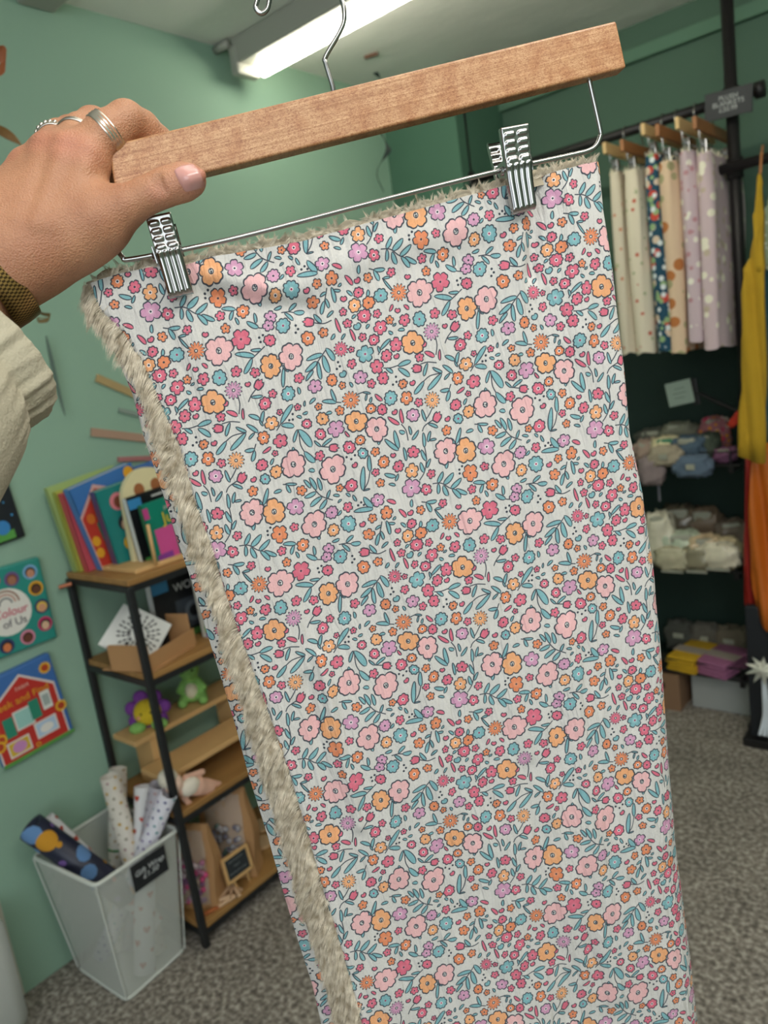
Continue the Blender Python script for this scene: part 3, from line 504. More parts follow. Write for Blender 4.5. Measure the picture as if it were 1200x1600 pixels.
# fleece: a slab between the layers, its open left side sloping back, top edge showing
FU = []
def depthD(v): r = float(roll(v)); return r + max(0.012, min(r, 0.02))
def fl_pts(v, top=False):
    D = depthD(v); a = UVP(at_v(cl, max(v, cl[0, 1])) + 0.004, v, -0.0035); bq = at_v(cb, max(v, cb[0, 1])) + 0.085
    b_ = UVP(min(bq, at_v(cl, max(v, cl[0, 1])) - 0.01), v, -(D - 0.008)); return a, b_, D
frow = []
for i in range(121):
    v = ct[0, 1] - 0.012 + (VB - ct[0, 1]) * i / 120; a, b_, D = fl_pts(v); q = []
    for k in range(9):
        t = k / 8; p = a + (b_ - a) * t - AX * 0.006 * math.sin(PI * t); q.append(p)
    frow.append(q)
FG = np.array(frow)
mb = MB().grid(FG)
tr = []
for i in range(91):
    s = i / 90; u = ct[0, 0] + 0.01 + (ct[-1, 0] - ct[0, 0] - 0.02) * s; vt = float(top_v(u)); q = []
    lift = 0.030 + 0.012 * math.sin(i * 0.9)
    for k in range(9):
        t = k / 8; D = 0.019; up = lift * math.sin(PI * (0.12 + 0.76 * t)); q.append(UVP(u, vt + 0.05 * (1 - math.sin(PI * t)) - up, -0.0025 - (D - 0.006) * t))
    tr.append(q)
TG = np.array(tr); mb.grid(TG)
fur = mat('a89c86', 0.95, var=0.15, scale=60)
fo = mb.build('fleece_lining', fur, BL, 'beige long-pile fleece', smooth=True)
# pile: tapered strands in tufts, all computed together
DNW = np.array([0, 0, -1.0]); PV = []; PF = []; NV = 0
def unit(a): return a / (np.linalg.norm(a, axis=-1, keepdims=True) + 1e-12)
def pile(P, Dr, Ln, n, spread, wd, droop):
    """P roots, Dr directions, Ln lengths of the tufts; n strands each, drawn together at the tip"""
    global NV
    m = len(P); tip = (P + Dr * Ln[:, None])[:, None] + rng.normal(0, 1, (m, n, 3)) * spread * 0.33; o = P[:, None] + rng.normal(0, 1, (m, n, 3)) * spread
    d = (tip - o).reshape(-1, 3); o = o.reshape(-1, 3); l = np.linalg.norm(d, axis=1) * rng.uniform(0.7, 1.15, m * n); d = unit(d); dr = np.repeat(droop, n, axis=0)
    side = unit(np.cross(d, TN)); S = 5; q = o.copy(); V = []
    for i in range(S):
        w2 = wd * (1 - i / S) ** 0.7; V += [q - side * w2, q + side * w2]; d = unit(d + dr * 0.24); q = q + d * (l / S)[:, None]
    V.append(q); V = np.stack(V, 1); k = V.shape[0]; base = NV + np.arange(k)[:, None] * (2 * S + 1)
    for i in range(S - 1): PF.append(np.concatenate([base + 2 * i, base + 2 * i + 1, base + 2 * i + 3, base + 2 * i + 2], 1))
    PF.append(np.concatenate([base + 2 * S - 2, base + 2 * S - 1, base + 2 * S, base + 2 * S], 1)); PV.append(V.reshape(-1, 3)); NV += k * (2 * S + 1)
P = []; Dr = []; Ln = []; Dp = []
for i in range(2300):
    v = ct[0, 1] + (3.45 - ct[0, 1]) * rng.random(); a, b_, D = fl_pts(v); t = rng.random()
    p = a + (b_ - a) * t - AX * 0.005 * math.sin(PI * t); sw = float(vnoise(np.array(v * 9.0 + t * 0.8), np.array(t * 2.0 + 5))) - 0.5
    d = -AX * (0.85 + 0.5 * sw) + TN * rng.uniform(0.15, 0.5) + DNW * (0.42 - 1.3 * sw) + rng.normal(0, 0.16, 3)
    P.append(p); Dr.append(d); Ln.append(rng.uniform(0.009, 0.0185) * (0.85 if t > .7 else 1)); Dp.append(DNW * (0.75 + 0.6 * sw) + AX * 0.10)
pile(np.array(P), unit(np.array(Dr)), np.array(Ln) * 1.08, 25, 0.0017, 0.00017, np.array(Dp))
P = []; Dr = []; Ln = []; Dp = []
for i in range(620):
    s = rng.random(); u = ct[0, 0] + (ct[-1, 0] - ct[0, 0]) * s; vt = float(top_v(u)); t = rng.random()
    P.append(UVP(u, vt - 0.03 * math.sin(PI * t) + 0.01, -0.003 - 0.012 * t)); Dr.append(-DNW * rng.uniform(0.1, 1.0) + TN * rng.uniform(-0.2, 0.5) + AX * rng.normal(0.1, 0.7)); Ln.append(rng.uniform(0.004, 0.0105)); Dp.append(DNW * 0.25 + AX * rng.normal(0, 0.4))
pile(np.array(P), unit(np.array(Dr)), np.array(Ln), 18, 0.0012, 0.00012, np.array(Dp))
sm_ = bpy.data.materials.new('pile'); sm_.use_nodes = True; b = sm_.node_tree.nodes['Principled BSDF']; b.inputs['Roughness'].default_value = 0.7
nn = sm_.node_tree.nodes; tcx = nn.new('ShaderNodeTexCoord'); nx = nn.new('ShaderNodeTexNoise'); nx.inputs['Scale'].default_value = 140; rx = nn.new('ShaderNodeValToRGB')
rx.color_ramp.elements[0].position = 0.3; rx.color_ramp.elements[1].position = 0.7; rx.color_ramp.elements[0].color = (*rgb('a3937a'), 1); rx.color_ramp.elements[1].color = (*rgb('efe3cd'), 1)
sm_.node_tree.links.new(tcx.outputs['Object'], nx.inputs['Vector']); sm_.node_tree.links.new(nx.outputs['Fac'], rx.inputs[0]); sm_.node_tree.links.new(rx.outputs[0], b.inputs['Base Color'])
V = np.concatenate(PV); Q4 = np.concatenate(PF); tri = Q4[:, 2] == Q4[:, 3]; Q3 = Q4[tri][:, :3]; Q4 = Q4[~tri]
me = bpy.data.meshes.new('fleece_pile'); me.vertices.add(len(V)); me.vertices.foreach_set('co', V.ravel()); nl = Q4.size + Q3.size; me.loops.add(nl)
me.loops.foreach_set('vertex_index', np.r_[Q4.ravel(), Q3.ravel()].astype(np.int32)); me.polygons.add(len(Q4) + len(Q3))
me.polygons.foreach_set('loop_start', np.r_[np.arange(len(Q4)) * 4, Q4.size + np.arange(len(Q3)) * 3].astype(np.int32)); me.update(calc_edges=True); me.materials.append(sm_)
link('fleece_pile', me, BL, None, 'stuff')

# ------------------------------------------------------------------ hanger
HG = thing('trouser_hanger', 'beech wood clip hanger with chrome hook held up in the left hand', 'hanger', PL(575, 170, 0))
wd = bpy.data.materials.new('maple'); wd.use_nodes = True; N = wd.node_tree.nodes; L = wd.node_tree.links; b = N['Principled BSDF']; b.inputs['Roughness'].default_value = 0.38; b.inputs['Coat Weight'].default_value = 0.3; b.inputs['Coat Roughness'].default_value = 0.3
tc = N.new('ShaderNodeTexCoord')
def wnode(scale, detail, rot=(0, 0, 0), dist=0.0):
    mp = N.new('ShaderNodeMapping'); mp.inputs['Scale'].default_value = scale; mp.inputs['Rotation'].default_value = rot; L.new(tc.outputs['UV'], mp.inputs[0])
    n = N.new('ShaderNodeTexNoise'); n.inputs['Scale'].default_value = 1; n.inputs['Detail'].default_value = detail; n.inputs['Distortion'].default_value = dist; L.new(mp.outputs[0], n.inputs[0]); return n
g1 = wnode((3.5, 26, 1), 3, dist=1.2); g2 = wnode((210, 34, 1), 2, (0, 0, 0.0), 1.5); g3 = wnode((34, 2.5, 1), 2)
cr1 = N.new('ShaderNodeValToRGB'); cr1.color_ramp.elements[0].position = 0.3; cr1.color_ramp.elements[1].position = 0.72; cr1.color_ramp.elements[0].color = (*rgb('ad7c50'), 1); cr1.color_ramp.elements[1].color = (*rgb('d2a67a'), 1); L.new(g1.outputs['Fac'], cr1.inputs[0])
cr2 = N.new('ShaderNodeValToRGB'); cr2.color_ramp.elements[0].position = 0.36; cr2.color_ramp.elements[1].position = 0.56; cr2.color_ramp.elements[0].color = (*rgb('b88a66'), 1); cr2.color_ramp.elements[1].color = (1, 1, 1, 1); L.new(g2.outputs['Fac'], cr2.inputs[0])
cr3 = N.new('ShaderNodeValToRGB'); cr3.color_ramp.elements[0].color = (*rgb('e3cbb4'), 1); cr3.color_ramp.elements[1].color = (1, 1, 1, 1); cr3.color_ramp.elements[0].position = 0.35; cr3.color_ramp.elements[1].position = 0.6; L.new(g3.outputs['Fac'], cr3.inputs[0])
m1 = N.new('ShaderNodeMix'); m1.data_type = 'RGBA'; m1.blend_type = 'MULTIPLY'; m1.inputs[0].default_value = 0.7; L.new(cr1.outputs[0], m1.inputs[6]); L.new(cr2.outputs[0], m1.inputs[7])
m2 = N.new('ShaderNodeMix'); m2.data_type = 'RGBA'; m2.blend_type = 'MULTIPLY'; m2.inputs[0].default_value = 0.8; L.new(m1.outputs[2], m2.inputs[6]); L.new(cr3.outputs[0], m2.inputs[7]); L.new(m2.outputs[2], b.inputs['Base Color'])
OF, OB = 0.009, -0.005
tl, trr, br, bl = PL(168, 227, OF), PL(963, 32, OF), PL(979, 105, OF), PL(181, 304, OF)
bm = bmesh.new(); fr = [bm.verts.new(p) for p in (tl, trr, br, bl)]; bk = [bm.verts.new(np.array(p) - TN * (OF - OB)) for p in (tl, trr, br, bl)]
bm.faces.new(fr); bm.faces.new(bk[::-1])
for i in range(4): bm.faces.new((fr[i], bk[i], bk[(i + 1) % 4], fr[(i + 1) % 4]))
bmesh.ops.recalc_face_normals(bm, faces=bm.faces[:]); bmesh.ops.bevel(bm, geom=bm.edges[:], offset=0.0016, segments=3, profile=0.5, affect='EDGES')
me = bpy.data.meshes.new('bar'); bm.to_mesh(me); bm.free(); me.materials.append(wd)
uvl = me.uv_layers.new(name='UVMap'); co = np.array([v.co for v in me.vertices]) - tl
for lp in me.loops:
    p = co[lp.vertex_index]; uvl.data[lp.index].uv = (p @ AX / 0.37, (p @ DN + 0.4 * (p @ TN)) / 0.037)
link('bar', me, HG, 'pale figured wooden bar')
chrome = mat('a9a7a4', 0.16, 1.0, var=0); steel = mat('b0b0ae', 0.22, 1.0, var=0)
def smooth_pts(P, n=8):
    P = [np.array(p, float) for p in P]; o = []
    for i in range(len(P) - 1):
        p0 = P[max(i - 1, 0)]; p1 = P[i]; p2 = P[i + 1]; p3 = P[min(i + 2, len(P) - 1)]
        for t in np.linspace(0, 1, n + 1)[:-1]: o.append(0.5 * (2 * p1 + (p2 - p0) * t + (2 * p0 - 5 * p1 + 4 * p2 - p3) * t * t + (3 * p1 - p0 - 3 * p2 + p3) * t ** 3))
    return o + [P[-1]]
hk = [PL(522, 150, 0.002), PL(519, 133, 0.002), PL(509, 100, 0.002), PL(509, 88, 0.002), PL(531, 50, 0.002), PL(538, 28, 0.002), PL(534, 0, 0.002), PL(516, -34, 0.002), PL(478, -58, 0.002), PL(436, -52, 0.002), PL(412, -26, 0.002), PL(401, 4, 0.002), PL(400, 14, 0.002), PL(408, 21, 0.002), PL(417, 15, 0.002), PL(421, 0, 0.002), PL(423, -14, 0.003)]
MB().tube(smooth_pts(hk, 8), 0.00165, 14).build('hook', chrome, HG, smooth=True)
rod = [PL(919, 112, 0.002), PL(921, 128, 0.002), PL(937, 200, 0.002), PL(938, 213, 0.002), PL(931, 228, 0.002), PL(918, 236, 0.002), PL(890, 243, 0.002), PL(780, 267, 0.002), PL(620, 307, 0.002), PL(400, 364, 0.002), PL(300, 387, 0.002), PL(205, 405, 0.002), PL(192, 402, 0.002), PL(184, 390, 0.002), PL(180, 372, 0.002), PL(168, 290, 0.002)]
MB().tube(smooth_pts(rod, 6), 0.00175, 14).build('clip_rod', chrome, HG, smooth=True)

def clip(TL, TR, BR, BL_, back, lab):
    """sprung trouser clip: pressed front plate with ribs and pips, back plate, wire spring, cuffs round the rod"""
    oz = 0.0115; a, b_, c, d = (PL(*p, oz) for p in (TL, TR, BR, BL_)); W = (np.linalg.norm(b_ - a) + np.linalg.norm(c - d)) / 2; Hh = np.linalg.norm(d - a)
    o = thing('hanger_clip', lab, 'clip', (a + b_) / 2)
    nu, nv = 45, 96
    def cap(x, y, x1, y1, x2, y2, r):
        dx, dy = x2 - x1, y2 - y1; t = np.clip(((x - x1) * dx + (y - y1) * dy) / (dx * dx + dy * dy), 0, 1); q = np.hypot(x - x1 - t * dx, y - y1 - t * dy); return np.clip(1 - (q / r) ** 2, 0, 1) ** 0.6
    def face(sgn, oz_, tilt, nm, hgt=1.0, ww=1.0):
        S, T = np.meshgrid(np.linspace(-0.08, 1.08, nu), np.linspace(-0.02, 1.02, nv)); x = S * W; y = T * Hh; h = np.zeros_like(x)
        for i in range(4):
            xx = W * (0.155 + 0.23 * i); h = np.maximum(h, cap(x, y, xx, Hh * 0.46, xx, Hh * 0.93, W * 0.095))
        for i in range(4):
            for xx in (0.27, 0.73): h = np.maximum(h, cap(x, y, W * (xx - 0.10), Hh * (0.10 + 0.093 * i), W * (xx + 0.10), Hh * (0.10 + 0.093 * i), Hh * 0.033))
        z = h * 0.0011; Sc = np.clip(S, 0, 1); Tc = np.clip(T, 0, 1)
        z = z - np.clip(np.maximum(np.abs(S - 0.5) - 0.47, 0) / 0.11, 0, 1) ** 1.2 * 0.0055
        z = z - np.clip((T - 0.955) / 0.065, 0, 1) ** 1.5 * 0.005 - np.clip((0.02 - T) / 0.04, 0, 1) * 0.002 + 0.0012 * np.exp(-((T - 0.43) / 0.05) ** 2)
        P = a + (b_ - a) * Sc[..., None] + (d - a) * Tc[..., None] + (c - d - b_ + a) * (Sc * Tc)[..., None]
        P = P + TN * ((oz_ - oz) + sgn * z + tilt * (0.62 - Tc) * (Tc < 0.62))[..., None]
        m = MB().grid(P); return m.build(nm, chrome, o, smooth=True)
    face(1, oz, 0.008, 'front_plate'); face(-1, -0.0135, -0.010, 'back_plate')
    mid = a + (d - a) * 0.36 + (b_ - a) * 0.5
    sp = [mid + AX * W * 0.36 - TN * 0.002 + DN * 0.012, mid + AX * W * 0.36 - TN * 0.006 - DN * 0.0, mid + AX * W * 0.38 - TN * 0.014 - DN * 0.004, mid + AX * W * 0.36 - TN * 0.022, mid + AX * W * 0.36 - TN * 0.024 + DN * 0.012]
    MB().tube(smooth_pts(sp, 6), 0.0009, 8).build('spring', steel, o, smooth=True)
    cc = PL(*back, 0.002); t = AX * math.cos(0.10) + DN * -0.10
    MB().tube([cc - AX * W * 0.62, cc + AX * W * 0.62], 0.0032, 16).build('rod_sleeve', steel, o, smooth=True)
    sl = MB()
    for k in (-1, 1): sl.box(cc - TN * 0.004 + AX * W * 0.5 * k, (0.0012, 0.02, 0.012), frame((0, 0, 0), AX, TN).to_3x3(), steel, 0.0004)
    sl.build('bracket', steel, o)
    return o
clip((779, 203), (823, 195), (840, 324), (803, 334), (806, 262), 'chrome ribbed clip gripping the blanket at its right')
clip((228, 341), (267, 333), (302, 457), (264, 466), (262, 396), 'chrome ribbed clip gripping the blanket below the thumb')

# ================================================================== the person's hand
PE = thing('person', 'hand with silver rings gripping the end of the wooden hanger, beige jacket cuff', 'person', PL(60, 420, 0.01))
def HP(x, y, off): return PL(x, y, off)
def rpx(x, y, off, r): return r * float(-(R.T @ (PL(x, y, off) - EYE))[2]) / F
allp = []
def seg(S, a, b, k, **kw):
    (x1, y1, o1, r1), (x2, y2, o2, r2) = a, b; S.cone(HP(x1, y1, o1), HP(x2, y2, o2), rpx(x1, y1, o1, r1), rpx(x2, y2, o2, r2), k, **kw)
lo = np.min([PL(*q) for q in ((-230, 700, 0.09), (-230, 100, -0.09), (370, 120, -0.09), (370, 700, 0.1), (-230, 100, 0.1))], 0) - 0.02
hi = np.max([PL(*q) for q in ((-230, 700, 0.09), (-230, 100, -0.09), (370, 120, -0.09), (370, 700, 0.1), (-230, 100, 0.1))], 0) + 0.02
HS = 0.0014
S = SDF(lo, hi, HS)
K = 0.014
for a, b_ in [((-230, 560, 0.030, 92), (-20, 412, 0.012, 58)), ((-190, 500, 0.028, 80), (-30, 385, 0.010, 50)), ((-160, 610, 0.034, 80), (14, 432, 0.014, 46)),
              ((14, 425, 0.014, 50), (60, 400, 0.012, 50)), ((-25, 380, 0.012, 48), (20, 350, 0.010, 50)),
              ((40, 395, 0.014, 50), (141, 256, 0.007, 33)), ((20, 380, 0.013, 50), (104, 246, 0.004, 33)), ((-2, 370, 0.010, 48), (76, 250, -0.004, 31)), ((-22, 355, 0.006, 44), (46, 270, -0.013, 29)),
              ((30, 416, 0.012, 48), (132, 362, 0.008, 48)), ((36, 396, 0.014, 48), (140, 330, 0.010, 42)), ((56, 395, 0.012, 44), (156, 346, 0.014, 38))]: seg(S, a, b_, K)
# knuckles and tendons
for a, b_ in [((139, 236, 0.015, 17), (132, 246, 0.015, 16)), ((104, 226, 0.013, 17), (100, 236, 0.013, 15)), ((70, 226, 0.006, 17), (67, 236, 0.006, 15)), ((36, 252, -0.001, 16), (34, 262, -0.001, 14)),
              ((58, 350, 0.036, 6), (97, 250, 0.020, 8)), ((30, 345, 0.033, 5), (64, 252, 0.014, 7)), ((82, 352, 0.034, 5), (132, 262, 0.020, 8))]: seg(S, a, b_, 0.008)
def chain(pts, k=0.003):
    C = SDF(lo, hi, HS); C.d[:] = 0.05
    for i in range(len(pts) - 1): seg(C, pts[i], pts[i + 1], k)
    return C
IDX = chain([(138, 234, 0.004, 35), (168, 208, 0.004, 33), (197, 188, -0.002, 29), (222, 200, -0.012, 26), (246, 222, -0.020, 24), (262, 256, -0.021, 20)])
MID = chain([(106, 236, 0.000, 32), (128, 208, -0.018, 29), (146, 196, -0.034, 27), (176, 214, -0.044, 24), (206, 240, -0.042, 22), (222, 272, -0.034, 19)])
RNG = chain([(76, 238, -0.006, 29), (94, 216, -0.028, 27), (112, 208, -0.048, 25), (146, 226, -0.058, 23), (176, 256, -0.052, 20), (190, 286, -0.042, 18)])
PNK = chain([(44, 262, -0.014, 25), (62, 244, -0.036, 22), (82, 240, -0.054, 21), (112, 258, -0.062, 19), (140, 284, -0.056, 17), (152, 306, -0.048, 15)])
for C in (IDX, MID, RNG, PNK): S.merge(C, 0.005)
THB = chain([(118, 372, 0.012, 42), (160, 345, 0.018, 35), (198, 322, 0.022, 29), (232, 304, 0.024, 25.5), (260, 292, 0.0255, 26), (288, 284, 0.026, 26), (299, 281, 0.0255, 22)], 0.006)
S.merge(THB, 0.013)
# creases over the thumb joint and the nail bed
for k_, (xx, yy) in enumerate(((252, 303), (246, 306), (258, 300))):
    a = HP(xx - 9, yy - 27, 0.0362); b_ = HP(xx + 6, yy + 14, 0.0362); S.cone(a, b_, 0.0011, 0.0011, 0.0016, cut=True)
seg(S, (296, 280, 0.036, 11), (312, 274, 0.034, 10), 0.004)
sk = bpy.data.materials.new('skin'); sk.use_nodes = True; N = sk.node_tree.nodes; L = sk.node_tree.links; b = N['Principled BSDF']; b.inputs['Roughness'].default_value = 0.5
b.inputs['Subsurface Weight'].default_value = 0.18; b.inputs['Subsurface Radius'].default_value = (0.012, 0.005, 0.003); b.inputs['Subsurface Scale'].default_value = 0.6
tc = N.new('ShaderNodeTexCoord')
def nz(sc, det=3, dist=0.0):
    n = N.new('ShaderNodeTexNoise'); n.inputs['Scale'].default_value = sc; n.inputs['Detail'].default_value = det; n.inputs['Distortion'].default_value = dist; L.new(tc.outputs['Object'], n.inputs['Vector']); return n
r1 = N.new('ShaderNodeValToRGB'); r1.color_ramp.elements[0].position = 0.3; r1.color_ramp.elements[1].position = 0.7; r1.color_ramp.elements[0].color = (*rgb('a57052'), 1); r1.color_ramp.elements[1].color = (*rgb('bb8866'), 1); L.new(nz(26).outputs['Fac'], r1.inputs[0])
last = r1.outputs[0]
for (x, y, off, rad, colr) in [(104, 226, 0.02, 0.010, 'bd7560'), (139, 236, 0.02, 0.009, 'c07f66'), (68, 226, 0.01, 0.009, 'bd7560'), (305, 278, 0.04, 0.012, 'c0776a'), (250, 303, 0.04, 0.008, 'bb7a66'), (30, 252, 0.0, 0.008, 'bd7560')]:
    c0 = HP(x, y, off); gd = N.new('ShaderNodeVectorMath'); gd.operation = 'DISTANCE'; gd.inputs[1].default_value = c0; L.new(tc.outputs['Object'], gd.inputs[0])
    mr_ = N.new('ShaderNodeMapRange'); mr_.inputs[1].default_value = rad * 0.3; mr_.inputs[2].default_value = rad * 1.6; mr_.inputs[3].default_value = 0.55; mr_.inputs[4].default_value = 0.0; L.new(gd.outputs['Value'], mr_.inputs[0])
    mx = N.new('ShaderNodeMix'); mx.data_type = 'RGBA'; mx.inputs[7].default_value = (*rgb(colr), 1); L.new(mr_.outputs[0], mx.inputs[0]); L.new(last, mx.inputs[6]); last = mx.outputs[2]
L.new(last, b.inputs['Base Color'])
vn = N.new('ShaderNodeTexVoronoi'); vn.inputs['Scale'].default_value = 900; L.new(tc.outputs['Object'], vn.inputs['Vector'])
ad = N.new('ShaderNodeMath'); ad.operation = 'ADD'; L.new(vn.outputs['Distance'], ad.inputs[0]); L.new(nz(350, 4, 1.0).outputs['Fac'], ad.inputs[1])
bp = N.new('ShaderNodeBump'); bp.inputs['Strength'].default_value = 0.5; bp.inputs['Distance'].default_value = 0.0008; L.new(ad.outputs[0], bp.inputs['Height']); L.new(bp.outputs[0], b.inputs['Normal'])
me = S.mesh('hand'); me.materials.append(sk); ho = link('hand', me, PE)
md = ho.modifiers.new('smooth', 'SMOOTH'); md.factor = 0.5; md.iterations = 2
# thumb nail
na = HP(284, 289, 0.0); nbx = HP(318, 272, 0.0); ax = nbx - na; ax /= np.linalg.norm(ax); nn_ = TN * 0.93 + DN * -0.05; nn_ = nn_ - ax * (nn_ @ ax); nn_ /= np.linalg.norm(nn_); sd = np.cross(nn_, ax)
cN = HP(301, 279.5, 0.0255)
from mathutils.bvhtree import BVHTree
SG_ = 1.0 if sd[2] > 0 else -1.0
bv = BVHTree.FromPolygons([v.co.copy() for v in me.vertices], [tuple(p.vertices) for p in me.polygons])
g = []
for i in range(17):
    row = []
    for j in range(17):
        l, s = i / 8 - 1, j / 8 - 1; hw = 0.0082 * (1 - 0.16 * max(0, -l) ** 3 - 0.10 * max(0, l) ** 3); ll = l * math.sqrt(max(0.0, 1 - 0.22 * s * s))
        o_ = cN - sd * 0.0014 * SG_ + ax * (ll * 0.0078 - 0.0020) + sd * (s * hw)
        hit, _, _, _ = bv.ray_cast(Vector(o_ + nn_ * 0.05), Vector(-nn_)); hit = np.array(hit) if hit is not None else np.array(bv.find_nearest(Vector(o_))[0])
        e_ = max(abs(s), abs(l)); row.append(hit + nn_ * (0.0010 - 0.0018 * e_ ** 10))
    g.append(row)
nm_ = mat('c9938a', 0.22, var=0.04, sss=0.1, coat=0.4)
MB().grid(np.array(g)).build('thumb_nail', nm_, PE, 'bare thumb nail', smooth=True)
# rings
silver = mat('cfc8ba', 0.28, 1.0, var=0.12, scale=300)
def band(c, axis, r, wd_, th, name, lab, mt=silver, beads=0):
    axis = np.array(axis) / np.linalg.norm(axis); h = np.array([0, 0, 1.0]); e1 = np.cross(axis, h); e1 /= np.linalg.norm(e1); e2 = np.cross(axis, e1)
    prof = [(-wd_, 0), (-wd_ * 0.92, th), (-wd_ * 0.6, th * 0.72), (-wd_ * 0.25, th * 1.15), (0, th * 0.9), (wd_ * 0.25, th * 1.15), (wd_ * 0.6, th * 0.72), (wd_ * 0.92, th), (wd_, 0)]
    G = [[c + axis * a + (e1 * math.cos(2 * PI * k / 64) + e2 * math.sin(2 * PI * k / 64)) * (r + q) for k in range(64)] for a, q in prof]
    m = MB().grid(np.array(G), wrap=True)
    for k in range(beads):
        an = 2 * PI * k / beads; p = c + (e1 * math.cos(an) + e2 * math.sin(an)) * (r + th); m.ell(p, (0.0016,) * 3, None, 8, 6)
    return m.build(name, mt, PE, lab, smooth=True)
i1, i2 = HP(150, 224, 0.004), HP(184, 198, 0.001)
band(HP(167, 209, 0.0035), i2 - i1, rpx(167, 209, 0.0035, 33.5), 0.0038, 0.0010, 'ring', 'wide silver band ring on the index finger')
m1, m2_ = HP(112, 228, -0.006), HP(140, 199, -0.028)
band(HP(121, 217, -0.012), m2_ - m1, rpx(121, 217, -0.012, 30.5), 0.0014, 0.0009, 'ring', 'thin silver ring on the middle finger')
n1_, n2_ = HP(80, 232, -0.012), HP(106, 211, -0.042)
band(HP(88, 224, -0.020), n2_ - n1_, rpx(88, 224, -0.020, 28.5), 0.0015, 0.0010, 'ring', 'beaded silver ring on the ring finger', beads=26)
# watch strap: woven gilt mesh
wm_ = bpy.data.materials.new('woven_gilt'); wm_.use_nodes = True; N = wm_.node_tree.nodes; L = wm_.node_tree.links; b = N['Principled BSDF']; b.inputs['Metallic'].default_value = 0.75; b.inputs['Roughness'].default_value = 0.35
tc = N.new('ShaderNodeTexCoord'); ck = N.new('ShaderNodeTexChecker'); ck.inputs['Scale'].default_value = 1.0; mp = N.new('ShaderNodeMapping'); mp.inputs['Scale'].default_value = (170, 24, 1); L.new(tc.outputs['UV'], mp.inputs[0]); L.new(mp.outputs[0], ck.inputs[0])
ck.inputs[1].default_value = (*rgb('a5834a'), 1); ck.inputs[2].default_value = (*rgb('4a3820'), 1); L.new(ck.outputs[0], b.inputs['Base Color'])
def loft(cs, rad, prof, nseg, name, mt, lab, uv=True, fn=None):
    G = []; UVv = []
    for i, (c, ax_, ru, rn) in enumerate(cs):
        e1 = np.cross(ax_, TN); e1 /= np.linalg.norm(e1); e2 = TN - ax_ * (TN @ ax_); e2 /= np.linalg.norm(e2)
        row = []
        for k in range(nseg):
            an = 2 * PI * k / nseg; q = fn(i, an) if fn else 1.0; row.append(c + e1 * ru * q * math.cos(an) + e2 * rn * q * math.sin(an)); UVv.append((k / nseg, i / max(1, len(cs) - 1)))
        G.append(row)
    m = MB().grid(np.array(G), wrap=True); me = bpy.data.meshes.new(name); me.from_pydata(m.v, [], m.f); me.materials.append(mt)
    ul = me.uv_layers.new(name='UVMap')
    for lp in me.loops: ul.data[lp.index].uv = UVv[lp.vertex_index]
    return link(name, me, PE, lab, smooth=True)
wa = HP(-60, 455, 0.024) - HP(60, 392, 0.010); wa /= np.linalg.norm(wa); wc = HP(0, 418, 0.013)
px1 = rpx(12, 420, 0.013, 1.0)
cs = [(wc + wa * (t * 46 * px1 - 12 * px1), wa, (84 + e_ + 5 * t) * px1, (64 + e_ + 4 * t) * px1) for t, e_ in ((0.02, -3), (0.0, 0), (0.04, 2.5), (0.5, 3.5), (0.96, 2.5), (1.0, 0), (0.98, -3))]
loft(cs, 0, None, 96, 'watch_strap', wm_, 'brown and gold woven mesh watch strap')
# jacket cuff
jm = mat('aca48e', 0.85, var=0.07, scale=120, bump=0.25, bscale=500)
sc_ = HP(-30, 548, 0.030); sa = HP(-150, 640, 0.075) - sc_; sa /= np.linalg.norm(sa); cs = []; NR = 60; LEN = 0.30
pr = rng.uniform(0, 6.3, 12)
for i in range(NR):
    t = i / (NR - 1); s = t * LEN; ru = 0.0530 + 0.002 * math.exp(-((s - 0.004) / 0.006) ** 2) - 0.0035 * math.exp(-((s - 0.024) / 0.004) ** 2) + 0.010 * (1 - math.exp(-max(0, s - 0.026) / 0.02)) + 0.02 * t
    cs.append((sc_ + sa * s + np.array([0, 0, -1.0]) * 0.13 * t * t, sa, ru, ru * 0.82))
def gather(i, an):
    s = i / (NR - 1) * LEN; g_ = math.exp(-((s - 0.016) / 0.022) ** 2) + 0.25 * math.exp(-(s - 0.03) / 0.03) * (s > 0.03) if s < 0.12 else 0.12
    q = sum(math.sin(an * f + pr[j] + s * w2) * a_ for j, (f, w2, a_) in enumerate(((17, 20, 0.012), (29, -35, 0.010), (41, 60, 0.007), (23, 10, 0.008), (7, 14, 0.010))))
    return 1 + g_ * q + 0.018 * math.sin(3 * an + 25 * s + 1) * min(1, s / 0.05)
loft(cs, 0, None, 260, 'jacket_sleeve', jm, 'beige jacket sleeve with an elasticated cuff', fn=gather)
loft([(c - 0 * sa, a_, ru * 0.96, rn * 0.96) for (c, a_, ru, rn) in cs[:14]], 0, None, 120, 'cuff_lining', mat('7b745f', 0.9, var=0.05), None)

# ================================================================== left side: wall, shelf rack, books, toys
blk = mat('1f2123', 0.45, var=0.05); oak = bpy.data.materials.new('oak'); oak.use_nodes = True; N = oak.node_tree.nodes; L = oak.node_tree.links
tc = N.new('ShaderNodeTexCoord'); mp = N.new('ShaderNodeMapping'); mp.inputs['Scale'].default_value = (40, 3, 40); nz_ = N.new('ShaderNodeTexNoise'); nz_.inputs['Detail'].default_value = 4; nz_.inputs['Scale'].default_value = 1; cr = N.new('ShaderNodeValToRGB')
cr.color_ramp.elements[0].color = (*rgb('8a6234'), 1); cr.color_ramp.elements[1].color = (*rgb('b98d54'), 1); L.new(tc.outputs['Object'], mp.inputs[0]); L.new(mp.outputs[0], nz_.inputs[0]); L.new(nz_.outputs['Fac'], cr.inputs[0]); L.new(cr.outputs[0], N['Principled BSDF'].inputs['Base Color']); N['Principled BSDF'].inputs['Roughness'].default_value = 0.55
